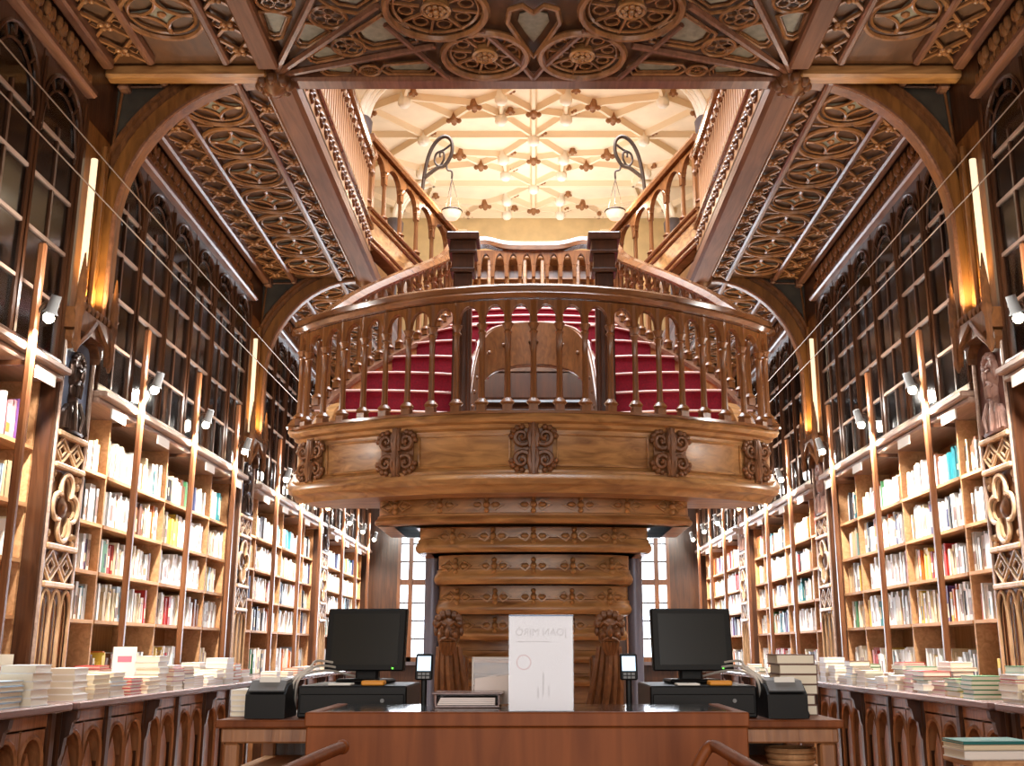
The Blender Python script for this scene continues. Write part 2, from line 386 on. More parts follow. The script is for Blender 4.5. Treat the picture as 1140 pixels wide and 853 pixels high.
for s in (-1, 1):
    for kb in (0, 1, 2):
        y0 = YP[kb] + .2; L = 4.3 - .06
        if kb == 0: y0 = 5.05; L = 6.75 - y0
        def rail(x, wd, d, mat, nm): MB().cbox(min(s * x - wd / 2, s * x + wd / 2), s * x + wd / 2, y0 - .06, y0 + L - .05, HC - d, HC + .01, .015).build(nm, mat, ceil)
        rail(2.12, .055, .07, 'beam', 'moulding'); rail(2.64, .055, .07, 'beam', 'moulding'); rail(2.93, .08, .10, 'beam', 'moulding')
        if kb > 0:
            MB().cbox(s * 1.80 - .11, s * 1.80 + .11, y0 - .1, y0 + L, HC - .13, HC + .03, .03).build('edge_beam', 'edge', ceil)
            MB().cbox(s * 1.93 - .02, s * 1.93 + .02, y0 - .1, y0 + L, HC - .06, HC, .01).build('moulding', 'beam', ceil)
        else: rail(1.83, .15, .1, 'edge', 'edge_beam')
        n = int(L / .574)
        off = (L - n * .574) / 2
        for i in range(n):
            yc = y0 + L - off - .574 * (i + .5) - .04
            put('rosette', ROS, ceil, (s * 2.385, yc, HC)); put('inlay', STAR, ceil, (s * 2.385, yc, HC - .006))
            if i: 
                for q in (-1, 1): MB().tube([(s * 2.385 + q * .24, yc + .287, HC - .02), (s * 2.385 + q * .1, yc + .287 + .0, HC - .03)], .013, 4).build('bar', 'ceil', ceil)
        n = int(L / .307)
        for i in range(n):
            yc = y0 + L - .307 * (i + .5) - .04
            put('lattice_cell', CELL, ceil, (s * 2.785, yc, HC)); put('lattice_cell', CELL, ceil, (s * 1.99, yc, HC), scale=(.95, 1, 1))
# centre of the near ceiling: fan ribs, wheels, pointed frames
def cring(cx, cy, R, spokes=8):
    m = MB(); m.tube([(cx + x, cy + y, HC - .05) for x, y in circ(0, 0, R, 32)], .026, 6, True)
    m.tube([(cx + x, cy + y, HC - .03) for x, y in circ(0, 0, R - .045, 32)], .012, 5, True)
    for k in range(spokes):
        g = 2 * PI * k / spokes + .2
        m.tube([(cx + R * .33 * math.cos(g), cy + R * .33 * math.sin(g), HC - .03), (cx + R * .96 * math.cos(g), cy + R * .96 * math.sin(g), HC - .03)], .011, 4)
        g2 = g + PI / spokes
        m.tube([(cx + x, cy + y, HC - .02) for x, y in circ(R * .62 * math.cos(g2), R * .62 * math.sin(g2), R * .15, 8)], .008, 4, True)
    o = m.build('wheel', 'ceil', ceil, True)
    h = MB(); h.tube([(cx + x, cy + y, HC - .05) for x, y in circ(0, 0, R * .27, 16)], .014, 5, True)
    for k in range(8):
        g = 2 * PI * k / 8; h.ball((cx + R * .16 * math.cos(g), cy + R * .16 * math.sin(g), HC - .05), .02, 6)
    h.lathe([(R * .27, HC), (R * .27, HC - .03), (.02, HC - .04)], 12, (cx, cy, 0)); h.ball((cx, cy, HC - .06), .022, 6)
    h.build('hub', 'stair', ceil, True)
for s in (-1, 1):
    cring(s * .33, 6.60, .285); cring(s * .62, 6.06, .32); cring(s * .33, 5.50, .285)
    B = (s * 1.83, 6.86)
    def crib(p, q, r=.022, nm='rib', z=.05, m_='beam'): MB().tube([(p[0], p[1], HC - z), (q[0], q[1], HC - z)], r, 6).build(nm, m_, ceil)
    ends = [(s * 1.02, 5.2), (s * .98, 6.0), (s * .66, 6.46)]
    crib(B, ends[0], .026); crib(B, ends[1], .026); crib(B, ends[2], .026)
    crib((s * .96, 6.22), (s * .60, 6.90), .02)
    crib((0, 6.9), (s * .08, 6.72), .02); crib((s * .08, 6.72), (s * .34, 6.28), .02); crib((s * .08, 6.72), (s * .05, 6.55), .02)
    def panel(poly, hole=True):
        cx = sum(p[0] for p in poly) / len(poly); cy = sum(p[1] for p in poly) / len(poly)
        MB().tube([(a_, b_, HC - .03) for a_, b_ in poly], .013, 5, True).build('panel_frame', 'ceil', ceil, True)
        q = [(cx + (a_ - cx) * .8, cy + (b_ - cy) * .8) for a_, b_ in poly]
        MB().tube([(a_, b_, HC - .018) for a_, b_ in q], .009, 4, True).build('panel_frame', 'ceil', ceil, True)
        MB().prism([(cx + (a_ - cx) * .68, cy + (b_ - cy) * .68) for a_, b_ in poly], HC - .01, HC).build('inlay', 'inlay', ceil)
    def mix(t, i, o_=0):                              # point at fraction t along fan line i
        e = [(s * 1.46, 5.3), (s * .93, 5.62), (s * .80, 6.24), (s * .62, 6.78)][i]; return (B[0] + (e[0] - B[0]) * t, B[1] + (e[1] - B[1]) * t)
    for i in range(4):
        for t0, t1 in ((.30, .47), (.66, .93)):
            c0, c1 = mix(t0, i), mix(t1, i); dx, dy = c1[0] - c0[0], c1[1] - c0[1]; l = math.hypot(dx, dy); nx, ny = -dy / l, dx / l
            w0, w1 = [(.12, .16), (.14, .2), (.11, .19), (.06, .085)][i] if t0 > .5 else [(.05, .1), (.05, .1), (.045, .09), (.04, .08)][i]
            panel([(c0[0] + nx * w0, c0[1] + ny * w0), (c1[0] + nx * w1, c1[1] + ny * w1), (c1[0] + dx * .15, c1[1] + dy * .15), (c1[0] - nx * w1, c1[1] - ny * w1), (c0[0] - nx * w0, c0[1] - ny * w0), (c0[0] - dx * .12, c0[1] - dy * .12)])
        c = mix(.565, i); R = (.12, .12, .11, .068)[i]
        m = MB(); m.tube([(c[0] + x, c[1] + y, HC - .035) for x, y in circ(0, 0, R, 16)], .013, 5, True)
        for k in range(5):
            g = 2 * PI * k / 5; m.tube([(c[0] + R * .5 * math.cos(g) + x, c[1] + R * .5 * math.sin(g) + y, HC - .025) for x, y in circ(0, 0, R * .34, 8)], .008, 4, True)
        m.build('small_wheel', 'ceil', ceil, True)
    # boss under the crossing of beams
    m = MB(); m.lathe([(.11, HC + .02), (.12, HC - .06), (.10, HC - .12), (.05, HC - .17), (.01, HC - .19)], 12, (s * 1.83, 6.90, 0))
    for k in range(8):
        g = 2 * PI * k / 8; m.ball((s * 1.83 + .1 * math.cos(g), 6.90 + .1 * math.sin(g), HC - .10), .04, 6, 1, 1, 1.3)
    m.build('boss', 'carve', ceil, True)
    m = MB(); m.lathe([(.11, HC + .02), (.12, HC - .06), (.10, HC - .12), (.05, HC - .17), (.01, HC - .19)], 12, (s * 1.83, 11.1, 0)); m.build('boss', 'carve', ceil, True)
# heart shaped frame in the middle
hp = [(0, 6.62), (.09, 6.42), (.17, 6.2), (.15, 6.06), (.07, 6.02), (0, 6.1), (-.07, 6.02), (-.15, 6.06), (-.17, 6.2), (-.09, 6.42)]
MB().tube([(a_, b_, HC - .04) for a_, b_ in hp], .02, 6, True).build('panel_frame', 'ceil', ceil, True)
MB().prism([(a_ * .6, 6.3 + (b_ - 6.3) * .6) for a_, b_ in hp], HC - .012, HC).build('inlay', 'inlay', ceil)
# cross beam in front of the well
MB().cbox(-1.76, 1.76, OY0 - .1, OY0 + .05, HC - .07, HC + .05, .02).build('cross_beam', 'beam', ceil)
MB().cbox(-1.76, 1.76, OY0 + .03, OY0 + .07, HC - .02, HC + .3, .01).build('well_lining', 'beam', ceil)
for s in (-1, 1):
    MB().cbox(s * 1.86 if s > 0 else -3.0, 3.0 if s > 0 else -1.86, 6.78, 6.90, HC - .1, HC, .02).build('cross_beam', 'stair', ceil)

for yb_, d in ((15.42, .42), (16.6, .3), (17.8, .3), (19.0, .3)):
    MB().cbox(-3.0, 3.0, yb_, yb_ + .22, HC - d, HC + .01, .03).build('cross_beam', 'newel', ceil)  # beams added in dark wood to darken the view through the arch
    for q in range(9): put('lattice_cell', CELL, ceil, (-1.2 + .3 * q, yb_ + .5, HC), scale=(1.1, 1.4, 1))
# ---- arches across the aisles
def arch(s, yc, n):
    a, zc, x0 = .98, 4.08, 1.93
    tr = thing('trim_%d' % n, None, None, (s * 2.9, yc, 3.3), kind='structure')
    T = lambda p, q, c: (s * p, c, q)
    ins = [(x0 + a * math.sin(t * PI / 2 / 14), zc + (HC - .02 - zc) * math.cos(t * PI / 2 / 14)) for t in range(15)] + [(2.915, 3.3)]
    out = [(2.0 + (p - x0) * 1.13, HC + (q - HC) * 1.0 + .0 + .10) if False else (p + .10 * math.sin(min(i, 14) * PI / 28), q + .10 * math.cos(min(i, 14) * PI / 28)) for i, (p, q) in enumerate(ins)]
    out2 = [(p + .19 * math.sin(min(i, 14) * PI / 28), q + .19 * math.cos(min(i, 14) * PI / 28)) for i, (p, q) in enumerate(ins)]
    MB(T).band(ins, out, yc - .20, yc - .06).build('arch_band', 'gold', tr, True)
    MB(T).band(out, out2, yc - .16, yc - .06).build('arch_moulding', 'carve', tr, True)
    MB(T).tube([(p - .008, q - .008, yc - .2) for p, q in ins], .016, 6).build('bead', 'beam', tr, True)
    MB(T).tube([(p, q, yc - .17) for p, q in out], .02, 6).build('bead', 'gold', tr, True)
    MB(T).tube([(p, q, yc - .16) for p, q in out2], .024, 6).build('bead', 'carve', tr, True)
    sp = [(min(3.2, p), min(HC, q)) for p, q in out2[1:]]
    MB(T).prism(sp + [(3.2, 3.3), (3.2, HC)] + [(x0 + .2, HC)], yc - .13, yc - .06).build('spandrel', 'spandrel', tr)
    fr = [(2.42, HC - .04), (2.95, HC - .05), (2.99, 4.62), (2.94, 4.8), (2.72, 5.08)]
    MB(T).tube([(p, q, yc - .14) for p, q in fr], .014, 5, True).build('panel_frame', 'carve', tr, True)
n = 2
for yc in YP[1:4]:
    for s in (-1, 1): arch(s, yc + .36, n); n += 1

# ---- upper hall: cream rib vault, skylight, wall shafts
mb = MB()
SX, SY0, SY1 = 1.7, 6.6, 13.4
mb.box(-3.65, 3.65, -3.2, SY0, UC, UC + .2); mb.box(-3.65, 3.65, SY1, 20.2, UC, UC + .2); mb.box(-3.65, -SX, SY0, SY1, UC, UC + .2); mb.box(SX, 3.65, SY0, SY1, UC, UC + .2)
uc = struct('ceiling_upper', mb, 'cream')
def rib(p, q, wd=.05, d=.10):
    v = Vector((q[0] - p[0], q[1] - p[1], 0)); l = v.length; a_ = math.atan2(v.y, v.x)
    MB().add([(0, -wd, 0), (l, -wd, 0), (l, wd, 0), (0, wd, 0), (0, -wd * .45, -d), (l, -wd * .45, -d), (l, wd * .45, -d), (0, wd * .45, -d)],
             [(0, 1, 2, 3), (4, 7, 6, 5), (0, 4, 5, 1), (1, 5, 6, 2), (2, 6, 7, 3), (3, 7, 4, 0)]).build('rib', 'rib', uc, loc=(p[0], p[1], UC), rot=(0, 0, a_))
PEND = MB().lathe([(.10, 0), (.10, -.12), (.13, -.16), (.13, -.30), (.09, -.36), (.05, -.38)], 8).mesh('pendant', 'pendant', True)
BOSS = MB(); BOSS.lathe([(.075, 0), (.085, -.10), (.06, -.14), (.02, -.16)], 8)
for k in range(4): BOSS.ball((.08 * math.cos(k * PI / 2), .08 * math.sin(k * PI / 2), -.12), .045, 6)
BOSS = BOSS.mesh('rib_boss', 'bossb', True)
CX, CY = 1.83, 1.95; YC = 16.45
nodes = set()
def nd(x, y, kind='b'):
    k = (round(x, 2), round(y, 2))
    if k in nodes or y > 19.75 or y < 13.45 or abs(x) > 3.3: return
    nodes.add(k)
    if kind == 'p': put('pendant', PEND, uc, (x, y, UC), scale=(.75, .75, .62)); put('rib_boss', BOSS, uc, (x + .15, y - .12, UC), scale=(.6, .6, .6))
    else: put('rib_boss', BOSS, uc, (x, y, UC))
def clipy(p, q):
    (x0, y0), (x1, y1) = p, q
    if max(y0, y1) <= 13.45 or min(y0, y1) >= 19.8: return
    if y0 > y1: x0, y0, x1, y1 = x1, y1, x0, y0
    if y0 < 13.45: t = (13.45 - y0) / (y1 - y0); x0 += (x1 - x0) * t; y0 = 13.45
    if y1 > 19.8: t = (19.8 - y0) / (y1 - y0); x1 = x0 + (x1 - x0) * t; y1 = 19.8
    rib((x0, y0), (x1, y1))
for yc in (YC - 2 * CY, YC, YC + 2 * CY):
    for sy in (-1, 1):
        for sx in (-1, 1):
            P = lambda x, y: (sx * x, yc + sy * y)
            clipy(P(CX, 0), P(1.28, .65)); clipy(P(1.28, .65), P(.93, 1.08)); clipy(P(.93, 1.08), P(.5, 1.38)); clipy(P(.5, 1.38), P(0, CY))
            clipy(P(.93, 1.08), P(.52, .72)); clipy(P(.52, .72), P(0, .85)); clipy(P(.52, .72), P(1.28, .65)); clipy(P(.52, .72), P(0, 0)); clipy(P(.5, 1.38), P(.52, .72)); clipy(P(0, .85), P(.5, 1.38))
            clipy(P(CX, 0), P(2.6, .9)); clipy(P(1.28, .65), P(2.0, 1.3)); clipy(P(2.0, 1.3), P(2.6, .9)); clipy(P(.93, 1.08), P(2.0, 1.3)); clipy(P(2.0, 1.3), P(1.83, CY)); clipy(P(2.6, .9), P(3.4, CY)); clipy(P(2.6, .9), P(3.4, 0))
            for x, y, k in ((CX, 0, 'p'), (1.28, .65, 'b'), (.93, 1.08, 'b'), (.5, 1.38, 'p'), (.52, .72, 'p'), (0, .85, 'b'), (2.0, 1.3, 'p'), (2.6, .9, 'b')): nd(*P(x, y), k)
    clipy((-.001, yc - CY), (0, yc + CY)) if False else None
    for sx in (-1, 1):
        if 13.45 < yc < 19.7:
            rib((0, yc), (sx * 3.4, yc), .06); nd(0, yc, 'p')
        if 13.45 < yc + CY < 19.7: rib((0, yc + CY), (sx * 3.4, yc + CY), .07); nd(0, yc + CY, 'p')
rib((0, 13.45), (0, 19.75), .06); rib((-3.4, 13.5), (3.4, 13.5), .08, .14); rib((-3.4, 19.7), (3.4, 19.7), .1, .16)
# wall shafts of the upper hall with springing ribs
for s in (-1, 1):
    for yc in (14.5, 18.4):
        t = thing('trim_%d' % n, None, None, (s * 2.55, yc, 5.5), kind='structure'); n += 1
        MB().lathe([(.13, 5.5), (.13, 5.7), (.09, 5.8), (.09, 8.35), (.12, 8.4), (.10, 8.5), (.17, 8.62), (.18, 8.78), (.15, 8.84)], 10, (s * 2.55, yc, 0)).build('shaft', 'stone', t, True)
        for q in (0, .07, .14):
            MB().tube([(s * (2.55 - q * .6 - .75 * (1 - math.cos(i * PI / 20))), yc + q - .07, 8.8 + (UC - 8.8) * math.sin(i * PI / 20)) for i in range(11)], .045, 8).build('springing_rib', 'pendant', t, True)
    struct('trim_%d' % n, MB().box(s * 2.75 if s > 0 else -3.45, 3.45 if s > 0 else -2.75, 7, 19.8, 5.5, 8.3), 'slat'); n += 1
# skylight
sk = thing('window_3', 'leaded skylight over the stair well', None, (0, 10, UC), kind='structure')
for i in range(6):
    x = -SX + 2 * SX * i / 5; MB().box(x - .03, x + .03, SY0, SY1, UC + .02, UC + .10).build('glazing_bar', 'iron', sk)
for j in range(9):
    y = SY0 + (SY1 - SY0) * j / 8; MB().box(-SX, SX, y - .03, y + .03, UC + .02, UC + .10).build('glazing_bar', 'iron', sk)
for i in range(5):
    for j in range(8):
        x = -SX + 2 * SX * i / 5; y = SY0 + (SY1 - SY0) * j / 8
        MB().box(x + .03, x + 2 * SX / 5 - .03, y + .03, y + (SY1 - SY0) / 8 - .03, UC + .05, UC + .058).build('pane', 'clear', sk)

# ================================================================== wall furniture: pilasters, bookcases, glazed cabinets, counters
SIDE = {-1: 'left', 1: 'right'}
BAYN = ['nearest', 'second', 'third', 'farthest']
BL = 3.74
SHELF_Z = [1.00, 1.43, 1.76, 2.09, 2.44]; LEDGE = 2.86
DIV = [.605, 1.87, 3.135]
def lattice(mb, y0, y1, z0, z1, nx, xa, r=.012):
    w_ = (y1 - y0) / nx; zc = (z0 + z1) / 2; h = (z1 - z0) / 2
    for i in range(nx):
        yc = y0 + w_ * (i + .5)
        mb.tube([(xa, yc - w_ / 2, zc), (xa, yc, zc + h), (xa, yc + w_ / 2, zc), (xa, yc, zc - h)], r, 4, True)
        mb.tube([(xa, yc - w_ * .24, zc), (xa, yc, zc + h * .48), (xa, yc + w_ * .24, zc), (xa, yc, zc - h * .48)], r * .7, 4, True)
def pilaster(s):
    yc = YP[1]
    p = thing('carved_pilaster', '', 'pilaster', (s * 3.1, yc, 0))
    T = lambda x, y, z: (s * x, y, z)
    F = 2.99                                          # face plane
    MB(T).box(F, 3.44, yc - .27, yc + .27, 0, HC).build('shaft', 'case', p)
    for q in (-1, 1):
        MB(T).cbox(F - .022, 3.1, yc + q * .245 - .03, yc + q * .245 + .03, .98, HC - .35, .012).build('edge_strip', 'case', p)
        MB(T).tube([(F - .026, yc + q * .225, .98), (F - .026, yc + q * .225, 3.2)], .012, 6).build('bead', 'ledge', p)
    MB(T).box(F - .005, F + .01, yc - .22, yc + .22, 1.0, 2.56).build('ground_panel', 'carve', p)  # darker wood: shade of the recess put into its colour
    for i in range(3):                                # three blind lancets
        c = yc - .145 + .145 * i
        m = MB(lambda a_, b_, d: (s * d, a_, b_)); g = [(c - .0675, 1.02)] + gothic(.135, 1.42, 1.60, 6, c) + [(c + .0675, 1.02)]
        m.tube([(a_, b_, F - .03) for a_, b_ in g], .011, 5); g2 = [(c - .05, 1.02)] + gothic(.10, 1.42, 1.55, 6, c) + [(c + .05, 1.02)]
        m.tube([(a_, b_, F - .012) for a_, b_ in g2], .005, 4); m.build('lancet', 'pilaster', p, True)
    def hbar(z): MB(T).cbox(F - .05, F + .01, yc - .22, yc + .22, z - .018, z + .018, .008).build('cross_rail', 'pilaster', p)
    for z in (1.63, 1.86, 2.36, 2.56): hbar(z)
    for z0, z1 in ((1.65, 1.84), (2.38, 2.54)):
        m = MB(T); lattice(m, yc - .21, yc + .21, z0, z1, 2, F - .022); m.build('lattice', 'pilaster', p)
    m = MB(lambda a_, b_, d: (s * d, yc + a_, 2.11 + b_))   # quatrefoil
    def quat(R, r):
        o = []
        for k in range(4):
            g = k * PI / 2; o += circ(R * math.cos(g) * (.86 if k % 2 == 0 else 1.1), R * math.sin(g) * (.86 if k % 2 == 0 else 1.1), r, 9, g - 1.9, g + 1.9)
        return o
    m.tube([(a_, b_, F - .03) for a_, b_ in quat(.115, .085)], .016, 6, True); m.tube([(a_, b_, F - .015) for a_, b_ in quat(.115, .062)], .010, 5, True)
    m.build('quatrefoil', 'pilaster', p, True)
    m = MB(T); m.lathe([(.07, -.01), (.06, .012), (.035, .03), (.01, .035)], 8, (0, 0, 0), 'x')
    m.v = [(s * (F - abs(v[0])), yc + v[1], 2.11 + v[2]) for v in m.v]; m.build('flower', 'carve', p, True)
    for qa in (-1, 1):
        for qb in (-1, 1):
            m = MB(T); c = (F - .012, yc + qa * .19, 2.11 + qb * .185)
            for k in range(3):
                g = k * 2 * PI / 3 + .5; m.ball((c[0], c[1] + .025 * math.cos(g), c[2] + .03 * math.sin(g)), .026, 6, .7)
            m.build('leaf', 'pilaster', p, True)
    # portrait niche and bust in high relief
    MB(T).box(F - .004, F + .01, yc - .25, yc + .25, 2.58, 3.2).build('niche', 'niche_blue' if s < 0 else 'niche_red', p)
    m = MB(T); fx = F - .004; c = yc - .01
    m.ball((fx, c, 2.60), .2, 14, .30, 1.0, .95)                           # shoulders, low relief
    m.ball((fx, c, 2.80), .07, 10, .5, 1, 1); m.ball((fx, c, 2.975), .10, 14, .48, .86, 1.22)   # neck, head
    m.ball((fx - .01, c, 2.875), .075, 12, .55, .86, 1.15)                 # beard
    for q in (-1, 1):
        m.ball((fx - .02, c + q * .075, 3.0), .036, 8, .7, .8, 2.0); m.ball((fx - .046, c + q * .034, 2.995), .016, 8, .7, 1.3, .7)
        m.tube([(fx - .044, c + q * .012, 3.016), (fx - .046, c + q * .04, 3.026), (fx - .034, c + q * .066, 3.01)], .010, 6)
        m.tube([(fx - .045, c + q * .006, 2.925), (fx - .044, c + q * .03, 2.915), (fx - .034, c + q * .05, 2.89)], .011, 6)
        m.tube([(fx - .04, c + q * .03, 2.79), (fx - .062, c + q * .06, 2.70), (fx - .058, c + q * .035, 2.60)], .014, 6)
        for k in range(3): m.tube([(fx - .035, c + q * (.08 + .03 * k), 2.77 - .03 * k), (fx - .045, c + q * (.10 + .035 * k), 2.60)], .010, 5)
        for k in range(2): m.tube([(fx - .045, c + q * (.014 + .02 * k), 2.90), (fx - .045, c + q * (.012 + .018 * k), 2.82)], [.012, .006], 5)
    m.ball((fx - .054, c, 2.965), .017, 8, .9, .9, 1.9)                     # nose
    for k in range(7): g = PI * k / 6; m.ball((fx - .022, c + .07 * math.cos(g), 3.04 + .06 * math.sin(g)), .03, 7, .8, 1, 1)
    m.v = [(a_, b_, max(z_, 2.584)) for a_, b_, z_ in m.v]
    b_ = m.build('bust', 'bronze' if s < 0 else 'relief', p, True); b_['label'] = 'bronze bearded bust' if s < 0 else 'grey-red relief portrait of a bearded man'
    # canopy with crockets and pinnacles
    m = MB(lambda a_, b_, d: (s * d, yc + a_, b_))
    arcp = gothic(.42, 3.1, 3.24, 7)
    m.band(arcp, [(a_ * 1.18, b_ + .07) for a_, b_ in arcp], F - .07, F + .02)
    m.prism([(-.29, 3.22), (.29, 3.22), (.27, 3.36), (-.27, 3.36)], F - .11, F + .02)
    m.build('canopy', 'carve', p)
    for i in range(9):
        m = MB(); c = yc - .26 + .065 * i
        m.ball((s * (F - .10), c, 3.385), .026, 6, 1, .9, 1.3); m.build('crocket', 'carve', p, True)
    for q in (-1, 1):
        m = MB(); c = (s * (F - .11), yc + q * .27)
        m.lathe([(.008, 3.06), (.032, 3.12), (.022, 3.16), (.024, 3.3), (.04, 3.34), (.03, 3.38), (.03, 3.5), (.005, 3.72)], 6, (c[0], c[1], 0))
        for k in range(4): m.ball((c[0], c[1] + .02, 3.42 + k * .07), .035 - k * .006, 6, 1, .8, .5)
        m.build('pinnacle', 'carve', p, True)
        m = MB(); m.tube([(s * (F - .10), yc + q * .25, 3.1), (s * (F - .13), yc + q * .16, 3.2), (s * (F - .11), yc, 3.33)], .018, 5); m.build('gablet', 'carve', p, True)
    # lit recess above
    MB(T).box(F - .005, F + .01, yc - .24, yc + .24, 3.38, 4.7).build('recess_panel', 'gold', p)
    MB(T).tube([(F - .04, yc + .02, 3.4), (F - .04, yc + .02, 4.6)], .02, 6).build('colonnette', 'gold', p)
    MB(T).tube([(F - .02, yc + .12, 3.4), (F - .02, yc + .12, 4.6)], .016, 6).build('colonnette', 'gold', p)
    MB(T).tube([(F - .06, yc - .17, 3.42), (F - .06, yc - .17, 4.42)], .022, 8).build('glowing_strip', 'tube', p)  # pale bevelled wood strip; its lit look is put in as glow
    return p
def recess_light(s, yc, e):
    light('recess_uplight', 'SPOT', (s * 2.88, yc + .06, 3.42), e * 1.6, (1, .74, .38), .03, (s * 2.98, yc + .06, 4.2), spot=1.9)
def bookcase(s):
    y0 = YP[1] + .28
    p = thing('open_bookcase', '', 'bookcase', (s * 3.2, y0, 0))
    T = lambda x, y, z: (s * x, y0 + y, z)
    MB(T).box(3.40, 3.44, 0, BL, .98, LEDGE).build('back_panel', 'back', p); MB(T).box(3.0, 3.44, 0, BL, 0, .978).build('plinth', 'case', p)
    for d in [0.012] + DIV + [BL - .012]: MB(T).box(3.07, 3.40, d - .012, d + .012, .98, LEDGE).build('upright', 'shelf', p)
    for z in SHELF_Z[1:]:
        e = [0.012] + DIV + [BL - .012]
        for a_, b_ in zip(e, e[1:]): MB(T).box(3.06, 3.40, a_ + .012, b_ - .012, z - .012, z + .012).build('shelf', 'shelf', p)
    m = MB(T)
    for x0, x1, z0, z1 in ((2.93, 3.44, LEDGE, LEDGE + .04), (2.88, 3.44, LEDGE + .04, LEDGE + .085)): m.cbox(x0, x1, 0, BL, z0, z1, .01)
    m.build('ledge', 'ledge', p)
    for d in DIV:
        m = MB(T); m.cbox(2.84, 2.885, d - .022, d + .022, .98, 3.55, .01); m.build('post', 'post', p)
        MB(T).box(2.86, 3.06, d - .01, d + .01, LEDGE - .05, LEDGE - .02).build('bracket_arm', 'case', p)
    for c in (.3, 1.24, 2.5, 3.44): MB(T).box(2.90, 2.91, c - .13, c + .13, LEDGE - .075, LEDGE - .004).build('label_plate', 'plate', p)
    return p
NA = 6
def glazed(s, fine):
    y0 = YP[1] + .28; wa = BL / NA; zb, zs, zt = LEDGE + .085, 4.33, 4.76; X = 2.992
    p = thing('glazed_cabinet', '', 'cabinet', (s * 3.2, y0, zb))
    T = lambda x, y, z: (s * x, y0 + y, z); P = lambda a_, b_, d: (s * d, y0 + a_, b_)
    MB(T).box(3.38, 3.44, 0, BL, zb, HC).build('back_panel', 'case', p)
    MB(T).cbox(2.95, 3.4, 0, BL, zb, zb + .06, .01).build('sill_rail', 'case', p)
    m = MB(T); m.cbox(2.90, 3.38, 0, BL, 4.80, 4.86, .015); m.build('top_rail', 'beam', p)
    MB(T).box(3.0, 3.38, 0, BL, 4.86, HC).build('frieze', 'ceil_panel', p)
    for z in (3.36, 3.82, 4.28): MB(T).box(3.08, 3.38, 0, BL, z - .01, z + .01).build('inner_shelf', 'case', p)
    LEAF = MB(); 
    for k in range(3): LEAF.ball((0, (k - 1) * .035, -.03 * (1 - abs(k - 1))), .034, 6, .7, 1, 1.5)
    LEAF.ball((0, 0, -.09), .022, 6, .7, 1, 1.6); LEAF = LEAF.mesh('leaf', 'ceil', True)
    for i in range(22): put('leaf', LEAF, p, (s * 2.99, y0 + BL * (i + .5) / 22, 5.08)); 
    for i in range(22): put('leaf', LEAF, p, (s * 2.99, y0 + BL * (i + .95) / 22, 4.96))
    rows = [zb + .06, 3.34, 3.68, 4.02, zs + .02]
    for i in range(NA + 1):
        d = min(max(i * wa, .03), BL - .03); MB(T).cbox(2.968, 3.06, d - .026, d + .026, zb + .05, 4.81, .01).build('mullion', 'case', p)
        MB(T).tube([(2.962, d, zb + .06), (2.962, d, 4.75)], .012, 5).build('bead', 'case', p)
    for i in range(NA):
        c = (i + .5) * wa; g = gothic(wa - .05, zs, zt, 8, c)
        m = MB(P); top = [(a_, 4.81) for a_, _ in g]; m.band(g, top, X - .02, X + .02); m.build('arch_head', 'case', p)
        m = MB(P); m.tube([(a_, b_, X - .022) for a_, b_ in g], .014, 5)
        gi = gothic(wa - .14, zs - .03, zt - .1, 7, c); m.tube([(a_, b_, X - .01) for a_, b_ in gi], .009, 4)
        for k in range(5):                            # cusps
            a_, b_ = g[2 + k * 2] if 2 + k * 2 < len(g) else g[-1]; m.tube([(a_, b_, X - .02), (c + (a_ - c) * .72, b_ - .07, X - .02)], [.014, .006], 4)
        m.build('tracery', 'case', p, True)
        MB(T).box(X - .012, X + .01, c - .012, c + .012, zb + .06, zs + .1).build('glazing_bar', 'case', p)
        for z in rows[1:]: MB(T).box(X - .014, X + .01, c - wa / 2 + .03, c + wa / 2 - .03, z - .011, z + .011).build('glazing_bar', 'ledge', p)  # pale wood: light caught from below put into the bars' colour
    if fine:
        for i in range(NA):
            for h in (0, 1):
                for r in range(4):
                    a_ = i * wa + .03 + h * (wa - .06) / 2
                    MB(T).box(X + .0, X + .004, a_, a_ + (wa - .06) / 2, rows[r], rows[r + 1]).build('pane', 'glass', p)
            MB(P).prism(gothic(wa - .05, zs, zt, 8, (i + .5) * wa), X + .0, X + .004).build('pane', 'glass', p)
    else:
        m = MB(T); m.box(X, X + .004, .03, BL - .03, zb + .06, zt); o = m.build('pane', 'glass', p)
    return p
def name_bays(o, side, k, lab):
    o['label'] = lab % (SIDE[side], ['beside the camera end', 'between the two near arches', 'behind the stair balcony', 'next to the end window'][k])
proto = {}
